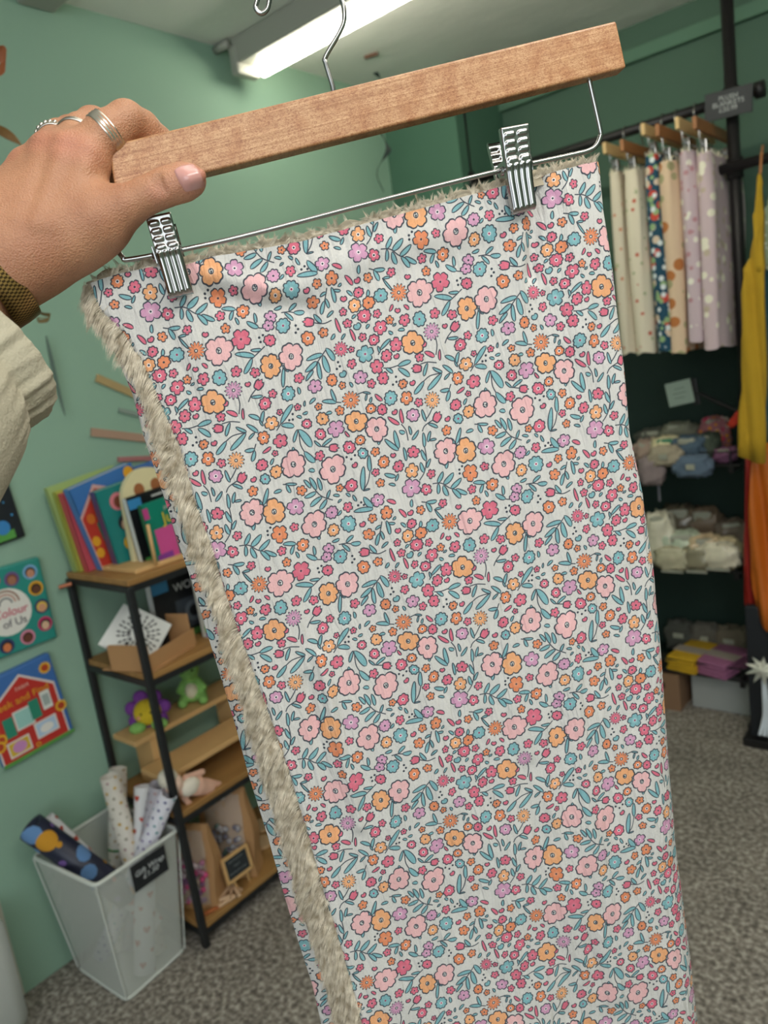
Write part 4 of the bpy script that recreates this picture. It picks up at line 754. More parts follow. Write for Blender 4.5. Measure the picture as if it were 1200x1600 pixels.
pine = mat('d8ad74', 0.6, var=0.1, scale=14); kraft = mat('b98c5e', 0.8, var=0.06)
V3 = Vector
# sunburst of painted wooden slats on the wall
SB = thing('sunburst_decoration', 'sunburst of thin pink, tan and grey slats on the green wall above the books', 'wall decoration', (XA, 1.2, 1.4))
for (p, q, wd_, hx) in [((150, 590), (330, 668), 0.022, 'b39a6b'), ((185, 640), (330, 678), 0.013, '8a9a90'), ((142, 675), (330, 697), 0.023, 'b08f7a'), ((184, 718), (330, 712), 0.014, 'b07575'), ((196, 568), (330, 655), 0.016, 'b5806f')]:
    a = WP(*p, 0, XA + 0.004); b_ = WP(*q, 0, XA + 0.004); M = frame((a + b_) / 2, b_ - a, np.cross((1, 0, 0), b_ - a))
    MB().box((0, 0, 0), (np.linalg.norm(b_ - a), wd_, 0.006), None, None, 0.001).build('slat', mat(hx, 0.7), SB).data.transform(M)
# rack
XF = -1.636; XBk = -1.925; Y0, Y1 = 0.918, 1.62
RK = thing('shelf_rack', 'black metal and wood four-tier shelf rack against the green wall', 'shelf', (-1.78, 1.27, 0))
SZ = (1.015, 0.768, 0.382, 0.052)
for x in (XF, XBk):
    for y in (Y0, Y1): MB().box((x, y, 0.507), (0.019, 0.019, 1.014), None, None, 0.004).build('post', blk, RK)
for z in SZ:
    MB().span((XBk - 0.004, Y0 - 0.004, z), (XF + 0.006, Y1 + 0.004, z + 0.016), None, 0.002).build('shelf_board', oak, RK)
    fr_ = MB()
    for y in (Y0, Y1): fr_.span((XBk, y - 0.007, z - 0.016), (XF, y + 0.007, z), blk)
    for x in (XF, XBk): fr_.span((x - 0.007, Y0, z - 0.016), (x + 0.007, Y1, z), blk)
    fr_.build('shelf_frame', None, RK)
MB().tube([WP(92, 918, 0, -1.915), WP(112, 912, 0, -1.90)], 0.006, 10).build('corner_fixing', mat('a9674a', 0.4, 0.6), RK)

def book(lab, xi, bl, tl, wy, th, hx, spine=None, shapes=(), txts=(), yaw=0.0, base=None, round_top=False, cat='book', group='books on the top shelf', name='book'):
    B = V3(WP(*bl, 0, xi)); T = V3(WP(*tl, 0, xi)); up = (T - B); Hh = up.length; up.normalize()
    if base is not None: B.z = base; T = B + up * Hh
    right = V3((math.sin(yaw), math.cos(yaw), 0)); right = (right - up * right.dot(up)).normalized()
    M = frame(B, right, up)                       # z axis = out of the cover
    o = thing(name, lab, cat, B, group)
    cov = mat(hx, 0.4, var=0.03)
    if round_top:
        pts = [(0, 0), (wy, 0)] + [(wy / 2 + wy / 2 * math.cos(a), Hh - wy / 2 + wy / 2 * math.sin(a)) for a in np.linspace(0, PI, 20)]
        MB().poly(pts, th, M @ Matrix.Translation((0, 0, -th)), cov).build('cover', None, o)
    else:
        MB().box((wy / 2, Hh / 2, -0.001), (wy, Hh, 0.002)).build('cover', cov, o).data.transform(M)
        MB().box((wy / 2 + 0.002, Hh / 2, -th / 2), (wy - 0.006, Hh - 0.006, th - 0.004)).build('pages', mat('e3ddcb', 0.8), o).data.transform(M)
        MB().box((wy / 2, Hh / 2, -th + 0.001), (wy, Hh, 0.002)).build('back_cover', cov, o).data.transform(M)
        MB().box((0.0015, Hh / 2, -th / 2), (0.003, Hh, th), None, None, 0.0008).build('spine', mat(spine or hx, 0.4), o).data.transform(M)
    if shapes: decal('cover_print', M, [([(x * wy, y * Hh) for x, y in pts], h_) for pts, h_ in shapes], o)
    for s, x, y, sz, h_ in txts: text(s, sz, M @ Matrix.Translation((x * wy, y * Hh, 0.006)), mat(h_, 0.5, var=0), o)
    return o, M, Hh
def ci(x, y, r, asp=1.0): return circle(x, y, r, r * asp, 20)
book('tall pale green picture book, rearmost at the left of the top shelf', -1.895, (116, 889), (70, 758), 0.20, 0.012, 'a9bf7a', base=1.0315)
book('yellow-green picture book just in front of the rearmost pale green one', -1.875, (124, 889), (84, 764), 0.155, 0.014, 'b8ba52', base=1.0315)
book('red picture book with a pale lettered spine on the top shelf', -1.845, (138, 890), (96, 768), 0.17, 0.024, 'c8505a', 'cf4f55', base=1.0315)
book('blue picture book with a red barn on its cover on the top shelf', -1.812, (160, 889), (106, 763), 0.19, 0.029, '3f74b5', '4a86c5',
     [([(0.0, 0), (0.0, 0.66), (0.34, 0.95), (0.95, 0.66), (0.95, 0)], 'd9a8a0'), ([(0.015, 0), (0.015, 0.63), (0.34, 0.90), (0.93, 0.63), (0.93, 0)], 'c23a2c'), (ci(0.08, 0.34, 0.06), 'e9a62c'), (ci(0.07, 0.2, 0.06), 'e9a62c'), (ci(0.13, 0.60, 0.06), 'd8742c'), (rect(0.22, 0.42, 0.08, 0.22), '3d8064'), (ci(0.9, 0.9, 0.08), 'e9a62c')], base=1.0315)
book('teal board book with round portraits and a purple spine', -1.775, (186, 887), (147, 768), 0.17, 0.026, '1f7f7c', '5a4a72',
     [(ci(0.32, 0.80, 0.14, 0.8), 'd9808a'), (ci(0.33, 0.79, 0.085, 0.9), '7d4632'), (ci(0.34, 0.52, 0.13, 0.8), '2b2a33'), (ci(0.34, 0.49, 0.085, 0.9), 'd9b193'), (ci(0.33, 0.26, 0.13, 0.8), 'd8a72e'), (ci(0.33, 0.24, 0.08, 0.9), '4c3329'), (ci(0.5, 0.08, 0.1), 'b0445f')], base=1.0315)
book('barn book with a blue sky cover half hidden behind the rounded board book', -1.80, (254, 885), (214, 752), 0.16, 0.012, '4a73b5', None,
     [([(0.1, 0.3), (0.55, 0.96), (1, 0.6), (1, 0.3)], 'd9a0a0'), ([(0.2, 0.3), (0.6, 0.9), (1, 0.5), (1, 0.3)], 'c4382c')], base=1.0315)
book('cream board book with a rounded top and brown animal eyes', -1.745, (212, 886), (184, 740), 0.155, 0.016, 'e9dcae', None,
     [(ci(0.33, 0.78, 0.10, 0.7), 'a8683f'), (ci(0.66, 0.80, 0.10, 0.7), 'a8683f'), (ci(0.5, 0.62, 0.12, 0.6), 'f4efe0'), (rect(0.5, 0.6, 0.1, 0.04), '4b3426')], base=1.0315, round_top=True)
book('black board book with a white striped spine and blue top', -1.715, (226, 886), (197, 782), 0.16, 0.020, '15171b', 'e6e6e2',
     [(rect(0.13, 0.90, 0.24, 0.14), '3d8cc4'), (rect(0.16, 0.05, 0.2, 0.1), '4c9c4a'), (rect(0.6, 0.93, 0.3, 0.03), 'c9c9c5')], base=1.0315)
book('teal jungle board book with yellow lettering and a pink corner', -1.672, (246, 885), (220, 792), 0.155, 0.016, '10836c', '2f6f46',
     [(rect(0.30, 0.28, 0.36, 0.56), 'd8569a'), (rect(0.05, 0.85, 0.1, 0.18), 'c3458a'), (ci(0.78, 0.34, 0.26, 1.1), 'cf9a55'), (ci(0.72, 0.46, 0.09), 'ece3cf'), (ci(0.73, 0.47, 0.035), '2c2a28'), (rect(0.2, 0.08, 0.3, 0.14), '8a3f9a')],
     [('Jungle', 0.62, 0.70, 0.042, 'e5c934'), ('pop-up', 0.52, 0.87, 0.016, 'cfd8c8')], base=1.0315)
# book stand: base with dowels, two wooden discs
ST = thing('book_stand', 'pale wooden book stand with upright dowels along the top shelf', 'book stand', (-1.70, 1.2, 1.031))
MB().span((-1.90, 0.955, 1.031), (-1.655, 1.50, 1.043), None, 0.003).build('base', pine, ST)
dl = []
for (x, y) in [(-1.652, 1.012), (-1.652, 1.105), (-1.652, 1.152), (-1.652, 1.20), (-1.652, 1.26)]:
    MB().tube([(x, y, 1.04), (x, y, 1.145)], 0.0045, 10).build('dowel', pine, ST, smooth=True)
for b_ in ST.children:
    if b_.name.startswith('base'): b_.scale = (1, 1, 0.05) if False else (1, 1, 1)
for k, (yy, zz, lab) in enumerate([(1.155, 1.085, 'pale wooden disc leaning in the book stand, nearer the dowels'), (1.215, 1.088, 'pale wooden disc leaning in the book stand beside the blanket edge')]):
    m = MB().tube([(-1.635, yy, zz), (-1.628, yy - 0.004, zz)], 0.043, 28); tag(m.build('wooden_disc', mat('e6c48e', 0.6, var=0.1, scale=30)), lab, 'wooden disc')

# shelf two: open kraft tray with flash cards, dark weaving book
TRY = thing('card_tray', 'open brown card tray on the second shelf', 'tray', (-1.73, 0.98, 0.784)); z0 = 0.785
def rbx(name, c, size, rz, m, par, bev=0.001, rx=0.0, ry=0.0):
    rot = Matrix.Rotation(rz, 3, 'Z') @ Matrix.Rotation(ry, 3, 'Y') @ Matrix.Rotation(rx, 3, 'X'); return MB().box(c, size, rot, None, bev).build(name, m, par)
rbx('tray_base', (-1.735, 0.99, z0 + 0.0015), (0.17, 0.17, 0.003), 0.30, kraft, TRY)
rbx('front_panel', (-1.700, 0.914, z0 + 0.035), (0.13, 0.003, 0.07), 0.30, kraft, TRY)
rbx('side_panel', (-1.668, 1.02, z0 + 0.022), (0.003, 0.19, 0.044), 0.30, kraft, TRY)
rbx('side_panel', (-1.815, 0.985, z0 + 0.03), (0.003, 0.15, 0.06), 0.30, kraft, TRY)
rbx('back_panel', (-1.762, 1.075, z0 + 0.045), (0.15, 0.003, 0.09), 0.30, kraft, TRY)
c0 = V3(WP(228, 998, 0, -1.70))
def card(c, nrm_yaw, tilt, roll_, sz, lab, design):
    M = Matrix.Translation(c) @ Matrix.Rotation(nrm_yaw, 4, 'Z') @ Matrix.Rotation(tilt, 4, 'X') @ Matrix.Rotation(roll_, 4, 'Z')
    o = thing('flash_card', lab, 'card', c, 'flash cards in the card tray')
    MB().box((0, 0, 0), (sz, sz, 0.0015)).build('card', mat('e9e9e4', 0.6, var=0.02), o).data.transform(M)
    if design:
        sh = []
        for k in range(22):
            for rr_ in (0.30, 0.40, 0.20):
                an = k * 2.399 + rr_ * 9; sh.append(([(sz * (rr_ * math.cos(an) + 0.045 * math.cos(a2) * math.cos(an) - 0.018 * math.sin(a2) * math.sin(an)), sz * (rr_ * math.sin(an) + 0.045 * math.cos(a2) * math.sin(an) + 0.018 * math.sin(a2) * math.cos(an))) for a2 in np.linspace(0, 5.6, 8)], '1c1c1e'))
        mb = MB()
        for pts, hx in sh: mb.poly(pts, 0.0003, M @ Matrix.Translation((0, 0, 0.0009)), mat(hx, 0.6, var=0))
        mb.build('printed_pattern', None, o)
card(V3((-1.735, 0.972, 0.858)), 1.25, 1.02, 0.78, 0.125, 'white flash card with a black ring of strokes, at the front of the card tray', True)
card(V3((-1.752, 0.966, 0.857)), 1.25, 1.02, 0.76, 0.125, 'white flash card just behind the patterned one in the tray', False)
book('black book with pale lettering on the second shelf behind the card tray', -1.76, (253, 1008), (232, 905), 0.20, 0.028, '16181c', 'd5d8d8',
     [(rect(0.13, 0.87, 0.26, 0.16), '3e86b4'), (rect(0.6, 0.38, 0.55, 0.45), '3a4048'), (ci(0.6, 0.38, 0.15, 1.1), '5a626a'), (ci(0.6, 0.38, 0.08, 1.1), '1a1c20'), (rect(0.5, 0.06, 0.7, 0.1), '4c7c3a')],
     [('WOVEN', 0.62, 0.80, 0.032, 'd9d9d5')], base=0.785, group='books on the second shelf')
book('white spined book with green and purple foot on the second shelf', -1.70, (322, 990), (300, 885), 0.12, 0.018, 'd8d8ce', 'dedccc', [(rect(0.2, 0.12, 0.4, 0.1), '5a9a4a'), (rect(0.2, 0.04, 0.4, 0.06), '6a4a9a')], base=0.785, group='books on the second shelf')

# shelf three: stepped riser with soft toys, doll lying in front
RS = thing('display_riser', 'pale wooden two-step display riser on the third shelf', 'riser', (-1.8, 1.2, 0.398))
zs = 0.399
for x, zt, nm in ((-1.845, 0.545, 'upper_step'), (-1.735, 0.468, 'lower_step')):
    MB().span((x - 0.055, 0.925, zt), (x + 0.055, 1.50, zt + 0.015), None, 0.002).build(nm, pine, RS)
for yy in (0.975, 1.26, 1.46):
    m = MB(); m.span((-1.885, yy, zs), (-1.80, yy + 0.02, 0.545)); m.span((-1.80, yy, zs), (-1.69, yy + 0.02, 0.468)); m.build('side_support', pine, RS)
purple = mat('7d3f97', 0.95, var=0.15, scale=60, bump=0.3, bscale=250); yellow = mat('d9bb2b', 0.95, var=0.1, scale=60, bump=0.3, bscale=250); pgreen = mat('8cbf66', 0.95, var=0.12, scale=60, bump=0.3, bscale=250); dgreen = mat('3f8f58', 0.95, var=0.1, bump=0.3, bscale=250); cream = mat('e6ddbf', 0.95, var=0.05, bump=0.2, bscale=250)
TF = thing('plush_flower', 'plush flower toy with yellow face, purple petals and green feet', 'soft toy', (-1.85, 1.0, 0.56))
fc = V3((-1.835, 1.005, 0.603)); ndir = V3((0.75, -0.65, 0.1)).normalized(); e1 = ndir.cross(V3((0, 0, 1))).normalized(); e2 = e1.cross(ndir)
Rm = Matrix((e1, e2, ndir)).transposed()
for k in range(7):
    an = 2 * PI * k / 7 + 0.35; c = fc + (e1 * math.cos(an) + e2 * math.sin(an)) * 0.043 - ndir * 0.012; MB().ell(c, (0.021, 0.021, 0.012), None, 16, 10, Rm).build('petal', purple, TF, smooth=True)
MB().ell(fc, (0.038, 0.038, 0.027), None, 24, 16, Rm).build('face', yellow, TF, smooth=True)
for s in (-1, 1):
    MB().ell(fc + ndir * 0.0255 + e1 * 0.013 * s + e2 * 0.004, (0.003, 0.0035, 0.002), None, 10, 8, Rm).build('eye', mat('1c1a1a', 0.2, var=0), TF, smooth=True)
    MB().ell(fc + ndir * 0.022 + e1 * 0.021 * s - e2 * 0.006, (0.006, 0.005, 0.002), None, 10, 8, Rm).build('cheek', mat('e8997c', 0.9, var=0), TF, smooth=True)
    MB().ell(fc + e1 * 0.030 * s + ndir * 0.022 + V3((0, 0, -0.034)), (0.023, 0.016, 0.017), None, 16, 12, Rm).build('foot', pgreen, TF, smooth=True)
TDm = SDF((-1.93, 1.08, 0.545), (-1.76, 1.26, 0.76), 0.0035)
dc = np.array([-1.845, 1.165, 0.56])
def dg(a, b_, r1_, r2_, k=0.008): TDm.cone(dc + np.array(a), dc + np.array(b_), r1_, r2_, k)
fwd = np.array([0.75, -0.65, 0]); sd_ = np.array([0.65, 0.75, 0])
dg((0, 0, 0.030), (0, 0, 0.060), 0.030, 0.024); dg((0, 0, 0.10), fwd * 0.008 + [0, 0, 0.10], 0.030, 0.028)
dg(fwd * 0.028 + [0, 0, 0.093], fwd * 0.034 + [0, 0, 0.093], 0.014, 0.013)
for s in (-1, 1):
    dg(sd_ * 0.022 * s + [0, 0, 0.062], sd_ * 0.036 * s + fwd * 0.014 + [0, 0, 0.045], 0.010, 0.009); dg(sd_ * 0.022 * s + [0, 0, 0.022], sd_ * 0.03 * s + fwd * 0.036 + [0, 0, 0.015], 0.016, 0.014)
dg(-fwd * 0.02 + [0, 0, 0.02], -fwd * 0.05 + sd_ * 0.03 + [0, 0, 0.012], 0.014, 0.006)
TD = thing('plush_dragon', 'light green plush dinosaur toy with a cream belly sitting on the riser', 'soft toy', dc)
me = TDm.mesh('body'); me.materials.append(pgreen); link('body', me, TD)
MB().ell(dc + fwd * 0.018 + [0, 0, 0.042], (0.017, 0.020, 0.026), None, 16, 12).build('belly', cream, TD, smooth=True)
for k, (q, zz, r_) in enumerate([(-0.004, 0.130, 0.013), (-0.022, 0.122, 0.011), (-0.032, 0.10, 0.010), (-0.030, 0.07, 0.009)]): MB().ell(dc - fwd * (-q) + [0, 0, zz], (r_, r_ * 0.5, r_), None, 10, 8).build('spike', dgreen, TD, smooth=True)
for s in (-1, 1): MB().ell(dc + fwd * 0.033 + sd_ * 0.014 * s + [0, 0, 0.108], (0.0035,) * 3, None, 8, 6).build('eye', mat('1c1a1a', 0.2, var=0), TD, smooth=True)
# doll lying on its side at the shelf's front edge
DP = lambda x, y, xx=-1.655: np.array(WP(x, y, 0, xx))
DSd = SDF((-1.72, 0.93, 0.33), (-1.58, 1.24, 0.53), 0.003)
for a, b_, r1_, r2_ in [((285, 1232), (308, 1228), 0.021, 0.024), ((308, 1228), (325, 1231), 0.024, 0.019), ((322, 1222), (348, 1228), 0.011, 0.0095), ((322, 1238), (346, 1243), 0.011, 0.0095), ((290, 1215), (316, 1206), 0.0085, 0.008), ((287, 1246), (300, 1260), 0.0085, 0.009)]:
    DSd.cone(DP(*a), DP(*b_), r1_, r2_, 0.006)
DO = thing('plush_doll', 'pink and cream soft doll lying on the third shelf behind the rack post', 'soft toy', DP(300, 1240))
me = DSd.mesh('body'); me.materials.append(mat('eab9a2', 0.95, var=0.08, scale=30, bump=0.2, bscale=250)); link('body', me, DO)
MB().ell(DP(297, 1229, -1.643), (0.016, 0.030, 0.024), None, 18, 12).build('dress', mat('efe4d4', 0.95, var=0.05), DO, smooth=True)
MB().ell(DP(271, 1225), (0.024, 0.026, 0.026), None, 18, 12).build('head', mat('f0cdb8', 0.95), DO, smooth=True)
MB().ell(DP(262, 1217, -1.662), (0.026, 0.026, 0.028), None, 18, 12).build('hair', mat('e0d8c8', 0.95, bump=0.4, bscale=200), DO, smooth=True)
for p in ((347, 1229), (346, 1243)): MB().ell(DP(*p, -1.652), (0.011, 0.013, 0.011), None, 14, 10).build('sock', mat('eef0e6', 0.95), DO, smooth=True)

# bottom shelf: kraft bags with clear windows, framed chalk sign, pegs, discs
film = mat('f2f2ee', 0.08, var=0, alpha=0.28)
def bag(lab, c, w_, h_, yaw, fill):
    o = thing('gift_bag', lab, 'bag', c, 'filled kraft bags on the bottom shelf'); Rz = Matrix.Translation(c) @ Matrix.Rotation(yaw, 4, 'Z')
    g = []
    for i in range(13):
        t = i / 12; z = h_ * t; dep = 0.030 * (1 - t) ** 0.6 + 0.002; wd2 = w_ * (1 - 0.04 * math.sin(9 * t))
        ring = [(-wd2 / 2, -dep), (-wd2 / 6, -dep * 1.15), (wd2 / 6, -dep * 1.1), (wd2 / 2, -dep), (wd2 / 2, dep), (-wd2 / 2, dep)]
        g.append([Rz @ V3((x + 0.003 * math.sin(7 * t + x * 60), y + 0.002 * math.sin(5 * t), z)) for x, y in ring])
    MB().grid(np.array(g), wrap=True).build('paper', kraft, o)
    gw = []
    for i in range(10):
        t = i / 9; gw.append([Rz @ V3((w_ * (0.74 * s / 9 - 0.37), -0.038 * (1 - 0.75 * t) - 0.004 - 0.003 * math.sin(s * 2.1 + i * 1.7), h_ * (0.08 + 0.86 * t))) for s in range(10)])
    MB().grid(np.array(gw)).build('clear_window', film, o, smooth=True)
    rr_ = random.Random(int(fill[0][0:2], 16)); parts_ = MB(); ms = [mat(q, 0.6, var=0.1) for q in fill]
    for k in range(60):
        p = Rz @ V3((rr_.uniform(-0.33, 0.33) * w_, -0.034 + rr_.uniform(-0.002, 0.002) + 0.012 * 0, h_ * rr_.uniform(0.08, 0.62))); parts_.ell(p, (0.008, 0.008, 0.0075), rr_.choice(ms), 8, 6)
    q = parts_.build('filling', None, o, None, 'stuff', smooth=True)
    return o
bag('kraft bag with grey crinkled filling behind the framed chalk sign', V3((-1.725, 1.115, 0.069)), 0.15, 0.27, 0.55, ['8d8a92', '6f6a78', 'a9a4a8', '5f7a72'])
bag('kraft bag with pink and lilac filling behind the front rack post', V3((-1.71, 0.985, 0.069)), 0.12, 0.24, 0.45, ['b0708e', 'c9b6bd', '8d5f86', 'd94f86'])
SG = thing('chalk_sign', 'small pale framed chalkboard price sign on the bottom shelf', 'sign', V3((-1.655, 1.07, 0.069)))
c = V3(WP(370, 1350, 0, -1.645)); ex = V3(WP(392, 1330, 0, -1.645)) - V3(WP(348, 1362, 0, -1.645)); M = frame(c, ex, (-0.18, 0, 1))
if M.col[2][0] < 0: M = M @ Matrix.Rotation(PI, 4, 'Y')
MB().box((0, 0, 0), (0.082, 0.064, 0.003)).build('slate', mat('2a2f33', 0.8, var=0.1), SG).data.transform(M)
m = MB()
for (x, y, w_, h_) in ((0, 0.033, 0.09, 0.008), (0, -0.033, 0.09, 0.008), (0.042, 0, 0.008, 0.07), (-0.042, 0, 0.008, 0.07)): m.box((x, y, 0.001), (w_, h_, 0.008))
m.build('frame', pine, SG).data.transform(M)
for s in (-1, 1): MB().tube([M @ V3((0.025 * s, -0.03, -0.002)), V3((-1.655, 1.07 + 0.02 * s + 0.012, 0.0695))], 0.004, 8).build('easel_leg', pine, SG)
m = MB()
for row_, n_ in ((0.016, 9), (0.0, 4), (-0.016, 11)): m.tube([M @ V3((-0.0028 * n_ + 0.0056 * k * 0.5 * 2 * 0.5, row_ + (0.0035 if k % 2 else -0.0025) * (0.6 + 0.4 * math.sin(k * 1.9)), 0.0022)) for k in range(n_ * 2)], 0.0005, 5)
m.build('chalk_writing', mat('9aa0a2', 0.8, var=0), SG, None, 'stuff')
for k in range(7):
    p = V3((-1.665 + 0.012 * (k % 3), 0.985 + 0.012 * k, 0.074 + 0.009 * (k % 2))); mk = Matrix.Rotation(0.5 + 0.45 * k, 3, 'Z')
    tag(MB().box(p, (0.055, 0.010, 0.009), mk, None, 0.002).build('wooden_peg', mat('d9b592', 0.7)), 'pale wooden peg in the little heap at the front of the bottom shelf', 'peg', 'wooden pegs on the bottom shelf')
for k in range(2): tag(MB().box(V3((-1.652, 0.965 + 0.035 * k, 0.0725)), (0.05, 0.012, 0.007), Matrix.Rotation(1.3 + 0.5 * k, 3, 'Z'), None, 0.002).build('orange_stick', mat('b5693a', 0.7)), ['orange-brown stick nearest the front rack post foot', 'orange-brown stick lying beside the pale pegs'][k], 'stick')
for k, (x, y, lab) in enumerate([(-1.755, 1.235, 'nearest pale wooden disc lying on the bottom shelf'), (-1.82, 1.30, 'middle pale wooden disc lying on the bottom shelf'), (-1.875, 1.375, 'farthest pale wooden disc lying on the bottom shelf')]):
    tag(MB().tube([(x, y, 0.069), (x, y, 0.077)], 0.034, 26).build('wooden_disc', mat('dcb98e', 0.6, var=0.1, scale=30)), lab, 'wooden disc')

# board books displayed flat on the wall
def wallbook(lab, TLp, BRp, W_, H_, th, hx, rot=0.0, TRp=None):
    TR = V3(WP(*TRp, 0, XA + th)); BR = V3(WP(*BRp, 0, XA + th)); up = (TR - BR).normalized(); right = up.cross(V3((1, 0, 0))).normalized()
    if right.y < 0: right = -right
    B = BR - right * W_; M = frame(B, right, up); o = thing('board_book', lab, 'book', B, 'board books displayed on the wall')
    MB().box((W_ / 2, H_ / 2, -th / 2), (W_, H_, th), None, None, 0.006).build('cover', mat(hx, 0.35, var=0.03, coat=0.2), o).data.transform(M)
    return o, M
o, M = wallbook('black space board book half hidden behind the jacket sleeve', None, (42, 838), 0.20, 0.21, 0.016, '22252b', TRp=(17, 762))
W_, H_ = 0.20, 0.21
decal('cover_print', M, [(circle(0.09, 0.085, 0.055), 'e2e2de'), (circle(0.085, 0.10, 0.028), '9aa0a6'), (rect(0.13, 0.018, 0.09, 0.022), '5aa04a'), (circle(0.15, 0.04, 0.018), '3c86c4'), (rect(0.17, 0.10, 0.004, 0.004), '4aa0d8'), (rect(0.185, 0.16, 0.005, 0.005), 'd0a040'), (rect(0.17, 0.14, 0.005, 0.005), 'b06080'), (rect(0.18, 0.065, 0.005, 0.005), '4aa0d8')], o)
o, M = wallbook('teal board book titled Colour of Us with small round portraits', None, (91, 996), 0.215, 0.222, 0.018, '2f9186', TRp=(62, 872))
sh = [(circle(0.107, 0.108, 0.060), 'e9e6de')]
for q, hx in ((0.036, 'a07a66'), (0.031, 'e9e6de'), (0.027, 'c59a8a'), (0.022, 'e9e6de'), (0.018, '8a8a8a'), (0.013, 'e9e6de')):
    sh.append(([(0.107 + q * math.cos(a), 0.128 + q * math.sin(a)) for a in np.linspace(0, PI, 14)], hx))
ports = [(0.183, 0.190, '7fb0d8', 'c98f72', '33302e'), (0.135, 0.186, '6a5a8a', 'a8745a', '7a4a3a'), (0.188, 0.145, 'e0a52c', '6b4532', '3c2a22'), (0.192, 0.095, '3a3f66', 'd9a07c', 'e3c24a'), (0.190, 0.048, 'c8386a', 'e2bd9c', '26252a'), (0.140, 0.030, 'd98aa2', '6b3f30', '4a2a20'), (0.086, 0.026, '34406a', 'd98050', '26252a'), (0.036, 0.034, 'd8a030', 'a8745a', '2a2a2a'), (0.024, 0.085, '3a8a5a', 'd9a07c', '6a3a2a'), (0.024, 0.14, 'c8386a', '6b4532', '2a2422'), (0.040, 0.19, 'd98aa2', 'e2bd9c', 'a8602a'), (0.088, 0.195, 'd0406a', 'a8745a', '2a2422')]
for x, y, bg, skn, hr in ports: sh += [(circle(x, y, 0.019), bg), (circle(x, y - 0.001, 0.0135), hr), (circle(x, y - 0.004, 0.010, 0.011), skn)]
decal('cover_print', M, sh, o, step=0.00003)
text('Colour', 0.030, M @ Matrix.Translation((0.112, 0.106, 0.0022)), mat('d2516e', 0.5, var=0), o, shear=0.15); text('of Us', 0.028, M @ Matrix.Translation((0.118, 0.078, 0.0022)), mat('6d6a70', 0.5, var=0), o)
o, M = wallbook('red barn board book titled Peek and Find with flaps and sunflowers', None, (117, 1142), 0.190, 0.232, 0.022, '3f6fb0', TRp=(79, 1024))
sh = [([(0.0, 0), (0.0, 0.150), (0.10, 0.215), (0.178, 0.155), (0.178, 0)], 'dfd2cc'), ([(0.004, 0), (0.004, 0.146), (0.10, 0.208), (0.174, 0.150), (0.174, 0)], 'c2332c'), (rect(0.095, 0.005, 0.19, 0.010), '5a9a4a')]
for x, y in ((0.166, 0.20), (0.176, 0.085), (0.014, 0.075), (0.006, 0.06), (0.094, 0.018)):
    r_ = 0.017 if x != 0.094 else 0.007
    sh += [([(x + r_ * (1 if k % 2 else 0.75) * math.cos(2 * PI * k / 24), y + r_ * (1 if k % 2 else 0.75) * math.sin(2 * PI * k / 24)) for k in range(24)], 'e8b32e'), (circle(x, y, r_ * 0.55), 'b8452a')]
sh += [(rect(0.080, 0.102, 0.048, 0.052), 'e6dcd4'), (rect(0.080, 0.102, 0.040, 0.044), '9fd0c8'), (rect(0.041, 0.095, 0.026, 0.052), '2f8a70'), (rect(0.112, 0.110, 0.026, 0.052), '2f8a70'), (rect(0.145, 0.120, 0.026, 0.05), 'dfe2dc'), (rect(0.145, 0.120, 0.018, 0.03), 'a8b4b0'),
       (rect(0.050, 0.038, 0.058, 0.042), 'e6dcd4'), (rect(0.050, 0.038, 0.050, 0.034), 'd8b53a'), (circle(0.050, 0.038, 0.018, 0.015), 'cf8fc4'), (rect(0.126, 0.052, 0.060, 0.044), 'e6dcd4'), (rect(0.126, 0.052, 0.052, 0.036), 'b9cfe6'), (circle(0.126, 0.050, 0.018, 0.012), 'e9e6e0')]
decal('cover_print', M, sh, o, step=0.00004)
text('Peek and Find', 0.026, M @ Matrix.Translation((0.088, 0.152, 0.0022)), mat('e2a52e', 0.5, var=0), o, 'lettering'); text('FARM', 0.014, M @ Matrix.Translation((0.098, 0.180, 0.0022)), mat('e8b8a8', 0.5, var=0), o)

# waste-paper bin of fine white mesh with rolls of gift wrap
bn = bpy.data.materials.new('mesh_wire'); bn.use_nodes = True; N = bn.node_tree.nodes; L = bn.node_tree.links; b = N['Principled BSDF']; b.inputs['Base Color'].default_value = (*rgb('dcdfd8'), 1); b.inputs['Roughness'].default_value = 0.4
tc = N.new('ShaderNodeTexCoord'); al = None
for i in range(2):
    mp = N.new('ShaderNodeMapping'); mp.inputs['Rotation'].default_value = (0, 0, PI / 4 if i else -PI / 4); wv = N.new('ShaderNodeTexWave'); wv.inputs['Scale'].default_value = 42; L.new(tc.outputs['UV'], mp.inputs[0]); L.new(mp.outputs[0], wv.inputs[0])
    g_ = N.new('ShaderNodeMath'); g_.operation = 'GREATER_THAN'; g_.inputs[1].default_value = 0.62; L.new(wv.outputs['Fac'], g_.inputs[0])
    if al is None: al = g_
    else: mx = N.new('ShaderNodeMath'); mx.operation = 'MAXIMUM'; L.new(al.outputs[0], mx.inputs[0]); L.new(g_.outputs[0], mx.inputs[1]); L.new(mx.outputs[0], b.inputs['Alpha'])
BN = thing('wire_bin', 'white wire-mesh bin full of gift wrap rolls on the carpet', 'bin', (-1.78, 0.78, 0))
tops = [(-1.905, 0.652), (-1.638, 0.676), (-1.645, 0.915), (-1.922, 0.90)]; bots = [(-1.885, 0.685), (-1.665, 0.695), (-1.680, 0.880), (-1.890, 0.870)]; HB = 0.352
def rc(P, z, r=0.018):
    o = []; n = len(P)
    for i in range(n):
        p = V3((*P[i], z)); a = (V3((*P[i - 1], z)) - p).normalized(); b_ = (V3((*P[(i + 1) % n], z)) - p).normalized()
        for t in np.linspace(0, 1, 6): o.append(p + a * r * (1 - t) ** 2 + b_ * r * t ** 2)
    return o
G = []
